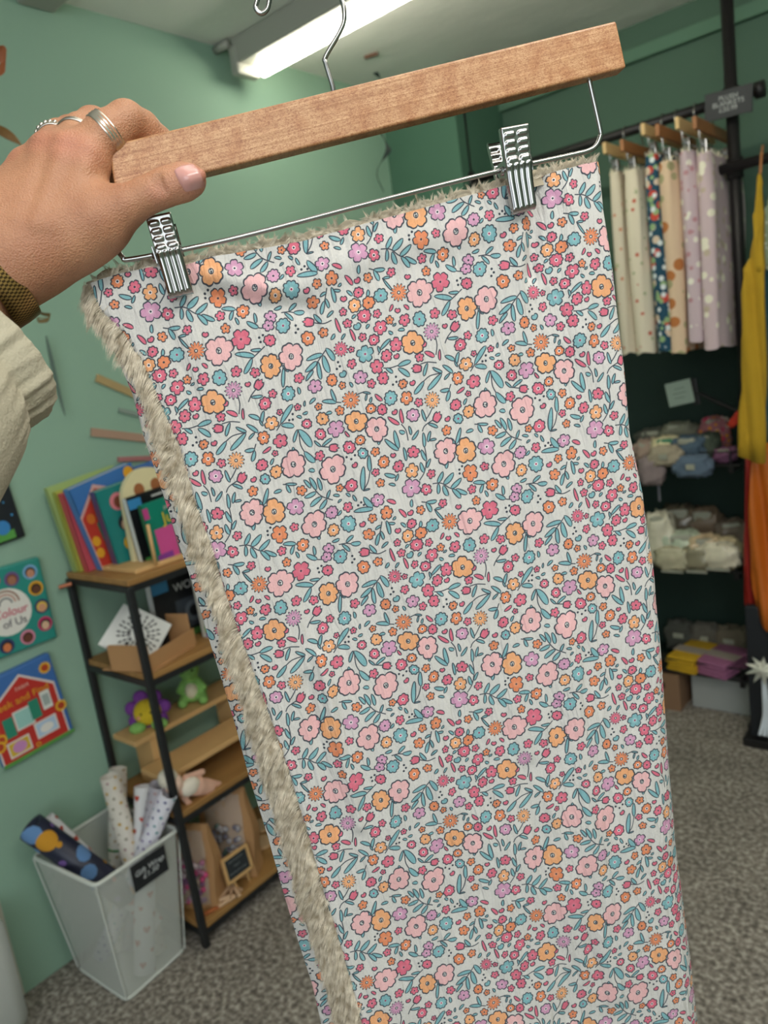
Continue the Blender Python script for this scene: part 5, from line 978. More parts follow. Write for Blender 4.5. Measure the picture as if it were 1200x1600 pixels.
for i in range(9):
    t = i / 8; P = [tuple(np.array(bots[k]) * (1 - t) + np.array(tops[k]) * t) for k in range(4)]; G.append(rc(P, 0.004 + (HB - 0.004) * t))
mb = MB().grid(np.array(G), wrap=True); me = bpy.data.meshes.new('mesh_wall'); me.from_pydata(mb.v, [], mb.f); me.materials.append(bn); ul = me.uv_layers.new(name='UVMap')
per = np.r_[0, np.cumsum([(Vector(G[8][k + 1]) - Vector(G[8][k])).length for k in range(23)])]
for pl in me.polygons:
    for li_ in pl.loop_indices:
        vi = me.loops[li_].vertex_index; k = vi % 24; uu_ = per[k] if not (k == 0 and any(me.loops[q].vertex_index % 24 == 23 for q in pl.loop_indices)) else per[23] + 0.2
        ul.data[li_].uv = (uu_ * 8, me.vertices[vi].co.z * 8)
link('mesh_wall', me, BN, smooth=True)
whm = mat('d9dcd5', 0.35, var=0.02)
MB().tube([V3(p) for p in G[8]], 0.0055, 10, closed=True).build('rim', whm, BN, smooth=True)
MB().tube([V3(p) for p in G[0]], 0.004, 8, closed=True).build('base_rim', whm, BN, smooth=True)
for k in range(4): MB().tube([V3((*bots[k], 0.006)) * 1.0, V3((*tops[k], HB - 0.004))], 0.0022, 6).build('corner_wire', whm, BN)
MB().poly([(p.x, p.y) for p in (V3(q) for q in G[0])], 0.002, Matrix.Translation((0, 0, 0.004)), whm).build('base', None, BN)
def rollpaper(lab, top, bot, r, base, spots, kind='dot', band=None):
    a = V3(bot); b_ = V3(top); ax_ = (b_ - a).normalized(); o = thing('gift_wrap_roll', lab, 'gift wrap roll', a, 'gift wrap rolls in the mesh bin')
    L_ = (b_ - a).length; e1 = ax_.orthogonal().normalized(); e2 = ax_.cross(e1); prof = [(0, r), (L_, r), (L_, r * 0.86), (L_ - 0.06, r * 0.84)]
    G = [[a + ax_ * z + (e1 * math.cos(2 * PI * k / 22) + e2 * math.sin(2 * PI * k / 22)) * q for k in range(22)] for z, q in prof]
    MB().grid(np.array(G), wrap=True).build('paper', mat(base, 0.4, var=0.03), o, smooth=True)
    rr_ = random.Random(len(lab)); m = MB(); n_ = {'heart': 44, 'dot': 150, 'planet': 24}[kind]
    for k in range(n_):
        z = L_ * (k + 0.5) / n_; an = k * 2.399; c = a + ax_ * z + (e1 * math.cos(an) + e2 * math.sin(an)) * r; nrm = (c - a - ax_ * z).normalized(); s = {'heart': 0.0085, 'dot': 0.004, 'planet': rr_.choice((0.006, 0.009, 0.022))}[kind] * rr_.uniform(0.8, 1.2)
        if kind == 'heart': pts = [(0, -1), (0.95, 0.1), (0.75, 0.75), (0.3, 0.8), (0, 0.4), (-0.3, 0.8), (-0.75, 0.75), (-0.95, 0.1)]
        else: pts = circle(0, 0, 1, 1, 10)
        hx = rr_.choice(spots); t1 = ax_.cross(nrm)
        # wrap the mark round the roll
        n2_ = len(pts); V = [a + ax_ * z + nrm * (r + 0.0006)]
        for f_ in (0.34, 0.67, 1.0):
            for x, y in pts:
                th = x * s * f_ / r; V.append(a + ax_ * (z + y * s * f_) + (nrm * math.cos(th) + t1 * math.sin(th)) * (r + 0.0008))
        Fq = [(0, 1 + i, 1 + (i + 1) % n2_) for i in range(n2_)] + [(1 + k2 * n2_ + i, 1 + (k2 + 1) * n2_ + i, 1 + (k2 + 1) * n2_ + (i + 1) % n2_, 1 + k2 * n2_ + (i + 1) % n2_) for k2 in (0, 1) for i in range(n2_)]
        m.add(V, Fq, mat(hx, 0.45, var=0))
    if kind == 'planet':
        vd = (V3(EYE) - b_).normalized(); vd = (vd - ax_ * vd.dot(ax_)).normalized(); t1 = ax_.cross(vd); pts = circle(0, 0, 1, 1, 18); V = []
        for f_ in (0.02, 0.4, 0.7, 1.0):
            for x, y in pts: th = x * 0.026 * f_ / r - 0.15; V.append(a + ax_ * (L_ - 0.045 + y * 0.026 * f_) + (vd * math.cos(th) + t1 * math.sin(th)) * (r + 0.0014))
        m.add(V, [(k2 * 18 + i, (k2 + 1) * 18 + i, (k2 + 1) * 18 + (i + 1) % 18, k2 * 18 + (i + 1) % 18) for k2 in (0, 1, 2) for i in range(18)], mat('d99a2c', 0.45, var=0))
    m.build('printed_marks', None, o, None, 'stuff')
    if band: MB().tube([a + ax_ * L_ * 0.55, a + ax_ * (L_ * 0.55 + 0.006)], r + 0.001, 22).build('band', mat(band, 0.4), o, smooth=True)
    return o
def RP(x, y, xx): return WP(x, y, 0, xx)
rollpaper('black gift wrap roll with planets leaning out at the left of the bin', RP(48, 1292, -1.84), (-1.76, 0.80, 0.19), 0.034, '20233a', ['d99a2c', '6a94c8', '7a5aa0', 'c8552e'], 'planet')
rollpaper('white gift wrap roll with red hearts leaning beside the planet roll', RP(72, 1280, -1.86), (-1.715, 0.835, 0.10), 0.021, 'e3e1e4', ['b8402e'], 'heart')
rollpaper('white gift wrap roll with a green band, rearmost in the bin', RP(184, 1200, -1.87), (-1.84, 0.775, 0.012), 0.024, 'd8d3cb', ['b8a27a', 'b9a0a0', '9aa890'], 'dot', '2f8a4a')
rollpaper('cream patterned gift wrap roll standing tall before the banded one', RP(171, 1212, -1.80), (-1.735, 0.830, 0.012), 0.025, 'd9d2c8', ['c9a24a', 'a8a090', 'b89a9a'], 'dot')
rollpaper('white gift wrap roll with red hearts standing upright near the sign', RP(226, 1228, -1.76), (-1.700, 0.770, 0.012), 0.027, 'e9e8ec', ['bf3f2c'], 'heart')
rollpaper('grey-lilac patterned gift wrap roll between two white rolls', RP(247, 1226, -1.670), (-1.82, 0.80, 0.012), 0.022, 'a8a3ad', ['8a8494', 'b89a9a'], 'dot')
rollpaper('white gift wrap roll with blue and lilac marks at the right of the bin', RP(264, 1240, -1.638), (-1.86, 0.74, 0.012), 0.022, 'dddbe6', ['6a6a9a', '5aa0a8', '9a8ab8'], 'dot')
GS = thing('price_sign', 'black chalk sign reading Gift Wrap £1.50 clipped to the bin rim', 'sign', RP(233, 1355, -1.632))
c = V3(RP(234, 1357, -1.630)); M = frame(c, V3(RP(256, 1316, -1.630)) - V3(RP(206, 1350, -1.630)), (0.05, 0, 1)); 
if M.col[2][0] < 0: M = M @ Matrix.Rotation(PI, 4, 'Y')
MB().box((0, 0, 0), (0.098, 0.072, 0.003), None, None, 0.001).build('board', mat('1f2226', 0.6, var=0.05), GS).data.transform(M)
text('Gift Wrap\n£1.50', 0.020, M @ Matrix.Translation((0, 0, 0.002)), mat('cfd3d3', 0.8, var=0), GS, 'chalk_lettering', shear=0.2)

# hanging twisted ribbons at the far left, and the dark one beyond the hanger
def ribbon(lab, pts, w0, hx, name='hanging_ribbon', n=8, twist=2.0):
    P = smooth_pts(pts, n); V = []
    for i, p in enumerate(P):
        t = i / (len(P) - 1); an = twist * PI * t; w2 = w0 * (0.15 + math.sin(PI * min(1, t * 1.02)) ** 0.7 * 0.85); d = np.array([math.cos(an), 0.3, math.sin(an)]) * w2 / 2
        q = np.array([math.sin(an), 0, math.cos(an)]) * 0.0006; V.append([p - d - q, p + d - q, p + d + q, p - d + q])
    return tag(MB().grid(np.array(V), wrap=True).build(name, mat(hx, 0.6), smooth=False), lab, 'hanging decoration')
Q = lambda x, y: WP(x, y, 0, -1.45)
ribbon('brown curled ribbon hanging at the left edge above the hand', [Q(-30, 100), Q(-14, 84), Q(2, 84), Q(9, 96), Q(0, 110), Q(-20, 125), Q(-34, 150)], 0.03, '9a5a34', twist=1.0)
ribbon('brown curled ribbon looping beside the knuckles at the left edge', [Q(-30, 196), Q(-8, 200), Q(12, 210), Q(27, 220), Q(37, 230)], 0.016, '7d5a2c', twist=0.8)
ribbon('red-brown curled ribbon half hidden by the hand at the left edge', [Q(14, 252), Q(3, 265), Q(-3, 285), Q(-2, 305), Q(4, 322)], 0.016, '8a4428', twist=0.6)
ribbon('small brown curl hanging just below the wrist', [Q(50, 482), Q(66, 490), Q(78, 493), Q(74, 500), Q(60, 502), Q(60, 497), Q(76, 497)], 0.008, '6b5a34', twist=1.0)
_wc = bpy.data.objects['hanging_ribbon.003'] if 'hanging_ribbon.003' in bpy.data.objects else None
if _wc is not None:
    _p = Q(50, 482); MB().tube([_p, (_p[0], _p[1], ZC)], 0.0004, 5).build('thread', mat('6b5a34', 0.6), _wc)
ribbon('thin grey feather hanging on the wall beside the jacket sleeve', [WP(72, 525, 0, XA + 0.02), WP(80, 560, 0, XA + 0.02), WP(90, 605, 0, XA + 0.02), WP(102, 650, 0, XA + 0.02)], 0.014, '6a7a70', 'hanging_feather', twist=0.1)
Q2 = lambda x, y: WP(x, y, 1, 2.4)
ribbon('black twisted ribbon hanging from the ceiling behind the hanger', [Q2(576, 102), Q2(584, 112), Q2(594, 122), Q2(600, 150), Q2(590, 185), Q2(598, 212), Q2(607, 232), Q2(600, 248), Q2(591, 262), Q2(590, 278), Q2(600, 300)], 0.022, '1c2a28', n=6, twist=3)
tag(MB().box(V3(WP(580, 87, 2, ZC - 0.006)), (0.05, 0.015, 0.01), Matrix.Rotation(0.3, 3, 'Z'), None, 0.003).build('ceiling_hook', mat('6a4a3a', 0.5)), 'small brown hook plate on the ceiling near the tube light', 'hook')
tb = MB().box((-1.86, 0.43, 0.16), (0.14, 0.20, 0.32), Matrix.Rotation(0.1, 3, 'Z'), None, 0.045); tag(tb.build('plastic_tub', mat('c9ccc8', 0.35), smooth=True), 'rounded pale plastic tub on the carpet at the far left corner', 'tub')

# ================================================================== right side: pipe rail of blankets
YR = 2.64; pipe = mat('2a2829', 0.4, 0.4, var=0.08)
RA = thing('blanket_rail', 'floor-to-ceiling black pipe rail carrying the row of small blankets', 'rail', (-1.1, YR, 0))
MB().tube([(-1.613, YR, 0.30), (-1.613, YR, ZC - 0.002)], 0.0155, 14).build('post', pipe, RA, smooth=True)
MB().tube([(-0.667, YR, 0.01), (-0.667, YR, ZC - 0.002)], 0.0185, 16).build('post', pipe, RA, smooth=True)
MB().tube([(-1.66, YR, 2.085), (-0.585, YR, 2.085)], 0.0155, 14).build('rail', pipe, RA, smooth=True)
for x, z in ((-0.667, 2.085), (-1.613, 2.085), (-0.667, 1.885), (-0.667, 1.10), (-0.667, 1.16)):
    MB().tube([(x, YR, z - 0.03), (x, YR, z + 0.03)], 0.025, 14).build('pipe_joint', pipe, RA, smooth=True)
MB().tube([(-0.60, YR, 2.085), (-0.575, YR, 2.085)], 0.024, 14).build('end_cap', pipe, RA, smooth=True)
for x in (-1.613, -0.667): MB().tube([(x, YR, ZC - 0.012), (x, YR, ZC - 0.002)], 0.045, 18).build('ceiling_flange', pipe, RA, smooth=True)
MB().tube([(-0.667, YR, 0.001), (-0.667, YR, 0.012)], 0.045, 18).build('floor_flange', pipe, RA, smooth=True)
R2 = thing('garment_rail', 'short black pipe rail at the right edge with hanging children\'s clothes', 'rail', (-0.4, YR - 0.05, 1.9))
MB().tube([(-0.75, YR - 0.035, 1.885), (0.35, YR - 0.035, 1.885)], 0.0155, 14).build('rail', pipe, R2, smooth=True)
MB().tube([(0.33, YR - 0.035, 1.885), (0.33, YR - 0.035, 0.0)], 0.0155, 14).build('post', pipe, R2, smooth=True)
MB().tube([(-0.77, YR - 0.035, 1.885), (-0.74, YR - 0.035, 1.885)], 0.022, 14).build('end_cap', pipe, R2, smooth=True)
# sign on the rail end
BS = thing('rail_sign', 'black chalk sign for plush blankets at the end of the rail', 'sign', (-0.69, YR - 0.03, 2.06))
c = V3(WP(1138, 161, 1, YR - 0.045)); M = frame(c, V3(WP(1166, 154, 1, YR - 0.045)) - V3(WP(1110, 168, 1, YR - 0.045)), (0.04, 0.02, 1))
if M.col[2][1] > 0: M = M @ Matrix.Rotation(PI, 4, 'Y')
MB().box((0, 0, 0), (0.135, 0.078, 0.004), None, None, 0.001).build('board', mat('24282c', 0.6, var=0.05), BS).data.transform(M)
text('PLUSH\nBLANKETS\n£20.99', 0.019, M @ Matrix.Translation((0, 0, 0.0025)), mat('a9adad', 0.8, var=0), BS, 'chalk_lettering')

def spotted(name, base, cols, scale, thr, seed=0.0):
    m = bpy.data.materials.new(name); m.use_nodes = True; N = m.node_tree.nodes; L = m.node_tree.links; b = N['Principled BSDF']; b.inputs['Roughness'].default_value = 0.9
    tc = N.new('ShaderNodeTexCoord'); last = None
    rgbn = N.new('ShaderNodeRGB'); rgbn.outputs[0].default_value = (*rgb(base), 1); last = rgbn.outputs[0]
    for k, c in enumerate(cols):
        mp = N.new('ShaderNodeMapping'); mp.inputs['Location'].default_value = (seed + 1.7 * k, 0.6 * k, 2.3 * k); L.new(tc.outputs['Object'], mp.inputs[0])
        v = N.new('ShaderNodeTexVoronoi'); v.inputs['Scale'].default_value = scale * (1 + 0.25 * k); L.new(mp.outputs[0], v.inputs['Vector'])
        lt = N.new('ShaderNodeMath'); lt.operation = 'LESS_THAN'; lt.inputs[1].default_value = thr; L.new(v.outputs['Distance'], lt.inputs[0])
        mx = N.new('ShaderNodeMix'); mx.data_type = 'RGBA'; L.new(lt.outputs[0], mx.inputs[0]); L.new(last, mx.inputs[6]); mx.inputs[7].default_value = (*rgb(c), 1); last = mx.outputs[2]
    L.new(last, b.inputs['Base Color']); return m
woodL, woodD = mat('d3b27c', 0.5, var=0.1, scale=30), mat('a06a40', 0.5, var=0.1, scale=30)
def rail_blanket(px_l, px_r, py_t, py_b, mt, lab, hlab, dark, depth=0.30, seed=0, barz=0.055):
    y0 = 2.50; a = WP(px_l, py_t, 1, y0); b_ = WP(px_r, py_t, 1, y0); bo = WP(px_l, py_b, 1, y0); x = (a[0] + b_[0]) / 2; w2 = (b_[0] - a[0]) / 2; zt, zb = a[2], bo[2]; bo2 = WP((px_l + px_r) / 2, py_b, 1, y0)
    w2 = min(w2, 0.042)
    o = thing('folded_blanket', lab, 'blanket', (x, YR, zt), 'small blankets on the pipe rail')
    G = []
    for i in range(25):
        t = i / 24; z = zt + (zb - zt) * t; k = 1.0 - 0.30 * math.exp(-t * 9) + 0.05 * math.sin(3 * t + seed); ring = []
        for j in range(36):
            an = 2 * PI * j / 36; cx = math.cos(an); sy = math.sin(an); ex_ = abs(cx) ** 0.6 * math.copysign(1, cx) * w2 * k; ey = abs(sy) ** 0.35 * math.copysign(1, sy) * depth / 2
            ring.append((x + ex_ + 0.004 * math.sin(5 * an + 4 * t + seed) + 0.006 * (sy > 0) * math.sin(6 * t), y0 + depth / 2 + ey, z + 0.004 * math.sin(4 * an + seed) * t))
        G.append(ring)
    m = MB().grid(np.array(G), wrap=True); m.add([G[0][j] for j in range(36)], [tuple(range(36))[::-1]]); m.add([G[-1][j] for j in range(36)], [tuple(range(36))]); m.build('cloth', mt, o, smooth=True)
    # fleece edge showing along the top and the rear fold
    fz = MB(); rr_ = random.Random(seed)
    for k in range(60):
        yy = y0 + depth * rr_.random(); p = V3((x + rr_.uniform(-0.6, 0.6) * w2, yy, zt - 0.006)); q = p + V3((rr_.uniform(-.008, .008), rr_.uniform(-.008, .008), 0.022)); fz.add([p - V3((.003, 0, 0)), p + V3((.003, 0, 0)), q], [(0, 1, 2)])
    fz.build('fleece_edge', mat('cfc6ae', 0.9), o, None, 'stuff')
    h = thing('clip_hanger', hlab, 'hanger', (x, YR, 2.07), 'hangers on the pipe rail'); zb_ = zt + barz
    MB().span((x - 0.006, YR - 0.19, zb_), (x + 0.006, YR + 0.17, zb_ + 0.034), None, 0.002).build('bar', woodD if dark else woodL, h)
    MB().tube(smooth_pts([(x, YR, zb_ + 0.034), (x, YR, 2.03), (x, YR - 0.02, 2.06), (x, YR - 0.021, 2.085), (x, YR, 2.1045), (x, YR + 0.021, 2.085), (x, YR + 0.018, 2.072)], 5), 0.0018, 8).build('hook', chrome, h, smooth=True)
    for s in (-1, 1):
        MB().box((x, YR + 0.11 * s, zt + 0.012), (0.022, 0.020, 0.058), None, None, 0.003).build('clip', chrome, h)
    MB().tube([(x, YR - 0.15, zb_), (x, YR - 0.15, zt + 0.026), (x, YR + 0.15, zt + 0.026), (x, YR + 0.15, zb_)], 0.0016, 8).build('clip_rod', chrome, h)
RB = [
    (946, 968, 272, 557, spotted('print_cream_green', 'd8cdb8', ['b8b890', 'c98a6a'], 22, 0.16), 'cream blanket with faint green print, leftmost on the rail beside the held blanket', 'pale hanger of the leftmost cream blanket', False),
    (968, 1000, 270, 557, spotted('print_cream_red', 'e0d5bf', ['c4614a', 'b0b48c'], 24, 0.17, 3.0), 'cream blanket with small red flowers on the rail', 'red-brown hanger of the red-flowered cream blanket', True),
    (1001, 1032, 246, 554, spotted('print_navy', '1f4a60', ['c94a3c', 'd9c4ae', '8fae7c', 'dfe6e8'], 20, 0.30, 1.0), 'navy blanket with red, white and green woodland print', 'pale hanger with its end above the navy blanket', False),
    (1022, 1056, 256, 556, spotted('print_fox', 'dcc0a2', ['b8733f', 'a8a27a'], 15, 0.28, 2.0), 'peach blanket with orange fox print beside the navy one', 'red-brown hanger of the peach fox blanket', True),
    (1054, 1084, 240, 538, spotted('print_lilac', 'c9b4bb', ['eae6d8', 'b98a90'], 26, 0.26, 5.0), 'thin lilac blanket with white flowers between peach and wide lilac ones', 'pale hanger of the thin lilac blanket', False),
    (1079, 1113, 243, 549, spotted('print_lilac_wide', 'ccb6ba', ['ece6d2', 'bfae9a'], 22, 0.28, 7.0), 'wide lilac blanket with cream flowers, rightmost on the rail', 'red-brown hanger nearest the rail sign', True)]
for k, (l, r_, t, b_, m_, lab, hl, dk) in enumerate(RB): rail_blanket(l, r_, t, b_, m_, lab, hl, dk, 0.31 if k < 5 else 0.36, k, (0.05, 0.05, 0.05, 0.065, 0.055, 0.06)[k])

# clothes at the right edge
def garment(name, lab, cols, pts, y, thick, cat='clothes', wav=0.006, group=None):
    """pts: outline in pixels at depth y; built as a thin padded cloth shape with soft folds"""
    P = [WP(px, py, 1, y) for px, py in pts]; n = len(P); c = sum(P) / n
    bm = bmesh.new(); vs = [bm.verts.new(p) for p in P]; f = bm.faces.new(vs); bmesh.ops.triangulate(bm, faces=[f]); 
    for _ in range(3): bmesh.ops.subdivide_edges(bm, edges=bm.edges[:], cuts=1, use_grid_fill=True)
    for v in bm.verts: v.co.y += wav * math.sin(v.co.x * 120 + v.co.z * 6) + wav * 0.6 * math.sin(v.co.x * 60 - v.co.z * 9)
    bmesh.ops.recalc_face_normals(bm, faces=bm.faces[:]); me = bpy.data.meshes.new(name); bm.to_mesh(me); bm.free(); me.materials.append(cols)
    o = link('cloth', me, thing(name, lab, cat, c, group), smooth=True); md = o.modifiers.new('thick', 'SOLIDIFY'); md.thickness = thick; md.offset = 0
    return o.parent
gy = garment('yellow_dungarees', 'mustard yellow dungarees hanging at the right edge', mat('b8921e', 0.9, var=0.1, scale=20, bump=0.2, bscale=300), [(1186, 268), (1190, 285), (1187, 330), (1184, 360), (1183, 400), (1182, 425), (1194, 424), (1197, 560), (1196, 640), (1195, 724), (1180, 722), (1155, 712), (1166, 660), (1172, 600), (1170, 500), (1165, 430), (1163, 420), (1172, 400), (1180, 370), (1178, 336), (1180, 330), (1183, 300), (1184, 276)], 2.45, 0.012)
MB().tube([WP(1188, 272, 1, 2.45), WP(1190, 240, 1, 2.5), WP(1192, 228, 1, 2.6)], 0.004, 8).build('hanger_loop', woodD, gy)
garment('teal_dress', 'dark teal garment hanging behind the yellow dungarees', mat('24505a', 0.9, var=0.15, scale=30), [(1184, 420), (1190, 380), (1194, 330), (1225, 330), (1225, 690), (1192, 690), (1188, 560)], 2.56, 0.010)
garment('patterned_bib', 'grey-green patterned top hanging above the teal garment', spotted('bib', '8d9a80', ['5a6a5a', 'c9ccb8'], 60, 0.25), [(1176, 425), (1186, 395), (1190, 340), (1204, 300), (1220, 300), (1222, 420)], 2.50, 0.008)
garment('orange_silk', 'orange play silk hanging below the yellow dungarees at the right edge', mat('c4661a', 0.45, var=0.15, scale=12), [(1176, 700), (1205, 690), (1240, 700), (1240, 990), (1200, 985), (1182, 960), (1174, 920), (1176, 860), (1172, 800)], 2.52, 0.006, 'play silk', 0.012)
garment('red_silk', 'deep red play silk hanging behind the orange one', mat('a8231a', 0.45, var=0.15, scale=12), [(1163, 715), (1180, 700), (1215, 700), (1215, 960), (1195, 985), (1183, 1001), (1172, 992), (1169, 965), (1163, 940), (1165, 820)], 2.60, 0.006, 'play silk', 0.012)
garment('red_cloth', 'bright red cloth draped over the shelf end beside the yellow dungarees', mat('c2331e', 0.8), [(1140, 664), (1150, 645), (1166, 634), (1180, 630), (1180, 648), (1160, 655), (1146, 668)], 2.62, 0.02, 'cloth')
# dark stand with a star gift bow and white ribbons
DSt = thing('display_stand', 'black upright display stand on the carpet at the right edge', 'stand', (-0.62, 2.60, 0))
MB().span((-0.695, 2.50, 0.0), (-0.60, 2.62, 0.03), None, 0.004).build('foot', pipe, DSt); MB().span((-0.675, 2.53, 0.03), (-0.61, 2.56, 0.50), None, 0.004).build('panel', mat('1b1e24', 0.6), DSt)
sc0 = WP(1192, 1045, 1, 2.44)
ST2 = thing('star_bow', 'silvery star-shaped gift bow with white ribbon tails at the right edge', 'bow', sc0)
for k in range(9):
    an = 2 * PI * k / 9; d = V3((math.cos(an), -0.35, math.sin(an))); p = V3(sc0); s_ = d.cross(V3((0, 1, 0))).normalized()
    MB().add([p - s_ * 0.016, p + s_ * 0.016, p + d * 0.052, p + V3((0, -0.022, 0))], [(0, 3, 2), (3, 1, 2), (0, 2, 1)]).build('bow_point', mat('d9d8cc', 0.3, 0.3), ST2)
for k in range(3): MB().tube(smooth_pts([sc0, sc0 + np.array([0.004 * k, -0.004, -0.09]), sc0 + np.array([-0.004 + 0.008 * k, 0.004, -0.17]), sc0 + np.array([-0.018 + 0.014 * k, -0.004, -0.235])], 4), 0.0055, 8).build('ribbon_tail', mat('dfe6ee', 0.4), ST2)

# wall shelves with packets
glassm = mat('20302c', 0.15, var=0, alpha=0.55)
def shelf(nm, lab, z, yf=2.66, x0=-1.58, x1=-0.70):
    o = thing('wall_shelf', lab, 'shelf', (-1.1, YB, z))
    MB().span((x0, yf, z - 0.008), (x1, YB - 0.001, z), None, 0.002).build('shelf_plate', glassm, o)
    MB().tube([(x0, yf, z - 0.002), (x1, yf, z - 0.002)], 0.004, 8).build('front_wire', pipe, o)
    MB().tube([(x0, yf, z + 0.045), (x1, yf, z + 0.045)], 0.0025, 8).build('guard_wire', pipe, o)
    for x in (x0 + 0.03, x1 - 0.03):
        MB().span((x - 0.008, yf, z - 0.028), (x + 0.008, YB - 0.001, z - 0.008)).build('bracket', pipe, o)
        MB().tube([(x, yf, z - 0.004), (x, yf, z + 0.045)], 0.003, 8).build('guard_upright', pipe, o)
    return o
ZS = (0.955, 0.575, 0.165)
shelf(0, 'upper dark shelf of packets on the back wall', ZS[0]); shelf(1, 'middle dark shelf of packets on the back wall', ZS[1]); shelf(2, 'lowest dark shelf holding folded cloths on the back wall', ZS[2])
def pillow(name, lab, cat, c, size, m, rz=0.0, group=None, seed=0, parts=()):
    r_ = random.Random(seed); ph = [r_.uniform(0, 6) for _ in range(4)]; V = []; nu, nv = 30, 18; Rz = Matrix.Rotation(rz, 3, 'Z'); c = V3(c)
    for j in range(nv + 1):
        a = PI * j / nv - PI / 2
        for i in range(nu):
            b_ = 2 * PI * i / nu; ca, sa_, cb_, sb = math.cos(a), math.sin(a), math.cos(b_), math.sin(b_)
            f = lambda q, e: abs(q) ** e * math.copysign(1, q)
            x = f(ca, 0.5) * f(cb_, 0.55) * size[0] / 2; y = f(ca, 0.5) * f(sb, 0.55) * size[1] / 2; z = f(sa_, 0.8) * size[2] / 2
            w_ = 1 + 0.07 * math.sin(5 * b_ + ph[0]) * ca + 0.06 * math.sin(9 * b_ + 4 * a + ph[1]) + 0.07 * math.sin(3 * b_ - 6 * a + ph[2]) + 0.05 * math.sin(13 * b_ + 9 * a + ph[3]); V.append(Rz @ V3((x * w_, y * w_, z * w_)) + c)
    Fc = [(j * nu + i, j * nu + (i + 1) % nu, (j + 1) * nu + (i + 1) % nu, (j + 1) * nu + i) for j in range(nv) for i in range(nu)]
    o = thing(name, lab, cat, c, group); MB().add(V, Fc).build('wrapping', m, o, smooth=True)
    for nm, (dx, dy, dz), sz, mm_ in parts:
        q = MB().box((0, 0, 0), sz, None, None, min(sz) * 0.3).build(nm, mm_, o); q.data.transform(Matrix.Translation(c + Rz @ V3((dx, dy, dz))) @ Rz.to_4x4())
    return o
shiny = lambda h: mat(h, 0.22, var=0.18, scale=40, bump=0.3, bscale=60, coat=0.5)
soft = lambda h: mat(h, 0.85, var=0.15, scale=40, bump=0.4, bscale=90)
lblw = mat('9c9c8c', 0.5, var=0.04)
GP = 'packets on the upper shelf'
def at(px, py, y): p = WP(px, py, 1, y); return p
def pk(px, y, w_, d_, h_, z, m, lab, nm='sock_packet', grp=GP, rz=0.0, tint=None, lift=0.0):
    x = WP(px, 800, 1, y)[0]; s_ = int(px * 7 + y * 100) % 97
    return pillow(nm, lab, 'packet', (x, y, z + h_ / 2 + lift), (w_, d_, h_), m, rz, grp, s_, (('label', (0, -d_ * 0.30, h_ * 0.36), (w_ * 0.5, d_ * 0.25, h_ * 0.22), tint or lblw),))
pk(1020, 2.72, 0.10, 0.12, 0.09, ZS[0], soft('a08a7c'), 'brown-beige packet at the left end of the upper shelf', rz=0.2)
pk(1050, 2.70, 0.11, 0.10, 0.10, ZS[0], soft('d6cba4'), 'cream packet with a green card on the upper shelf', rz=0.1, tint=mat('3f8060', 0.6))
pk(1085, 2.70, 0.12, 0.11, 0.10, ZS[0], soft('4d6070'), 'slate blue rolled packet in the middle of the upper shelf')
pk(1112, 2.74, 0.08, 0.12, 0.10, ZS[0], soft('4a5446'), 'olive packet beside the blue one on the upper shelf')
pk(1140, 2.73, 0.07, 0.10, 0.05, ZS[0], soft('8a5a7a'), 'small pink and white packet at the right end of the upper shelf')
pk(1070, 2.84, 0.13, 0.10, 0.11, ZS[0], soft('7c7c6c'), 'grey-green packet at the back of the upper shelf', lift=0.02)
pk(1030, 2.85, 0.13, 0.10, 0.10, ZS[0], soft('5a5a52'), 'dark packet at the back left of the upper shelf', lift=0.01)
pk(1125, 2.85, 0.10, 0.08, 0.13, ZS[0], spotted('circus', 'a86a72', ['c22f5a', 'd9d2c4', 'd98a2c'], 30, 0.3), 'red and pink patterned packet at the back right of the upper shelf', lift=0.01)
# packets hanging off the shelf front
pillow('fabric_bundle', 'grey-blue bundle sagging over the upper shelf front', 'bundle', at(1082, 728, 2.63), (0.13, 0.05, 0.075), soft('5b6c7e'), 0, 'bundles hanging off the upper shelf', 3, (('label', (0, -0.025, 0), (0.03, 0.008, 0.02), lblw),))
pillow('fabric_bundle', 'beige bundle sagging over the upper shelf front at the left', 'bundle', at(1040, 712, 2.63), (0.11, 0.05, 0.07), soft('a89c86'), 0, 'bundles hanging off the upper shelf', 4, (('label', (0, -0.025, 0), (0.03, 0.008, 0.02), lblw),))
pillow('fabric_bundle', 'pinkish grey bundle drooping below the upper shelf beside the held blanket', 'bundle', at(1018, 735, 2.63), (0.09, 0.05, 0.10), soft('8c7d7c'), 0.3, 'bundles hanging off the upper shelf', 6, (('cord', (0.02, 0, -0.07), (0.008, 0.008, 0.09), soft('6a6a72')),))
GP2 = 'packets on the middle shelf'
for a in [(1030, 2.69, 0.10, 0.10, 0.20, shiny('d8d2bb'), 'tall pale wrapped packet beside the held blanket on the middle shelf', 'c'),
          (1062, 2.70, 0.15, 0.11, 0.13, shiny('b9c4ac'), 'pale green wrapped packet with bright top on the middle shelf', 'c'),
          (1098, 2.69, 0.13, 0.11, 0.12, shiny('cfb795'), 'cream and orange wrapped packet on the middle shelf', 'c'),
          (1128, 2.70, 0.11, 0.10, 0.11, shiny('cdbc98'), 'pale gold wrapped packet at the right of the middle shelf', 'c'),
          (1060, 2.84, 0.15, 0.10, 0.19, shiny('6c6252'), 'brown packet at the back left of the middle shelf', 'c'),
          (1100, 2.85, 0.13, 0.09, 0.18, shiny('7c6a58'), 'brown packet at the back middle of the middle shelf', 'c'),
          (1140, 2.84, 0.12, 0.10, 0.14, shiny('77695c'), 'grey-brown packet at the back right of the middle shelf', 'c')]:
    pk(a[0], a[1], a[2], a[3], a[4], ZS[1], a[5], a[6], 'wrapped_packet', GP2, (a[0] % 7) * 0.06)
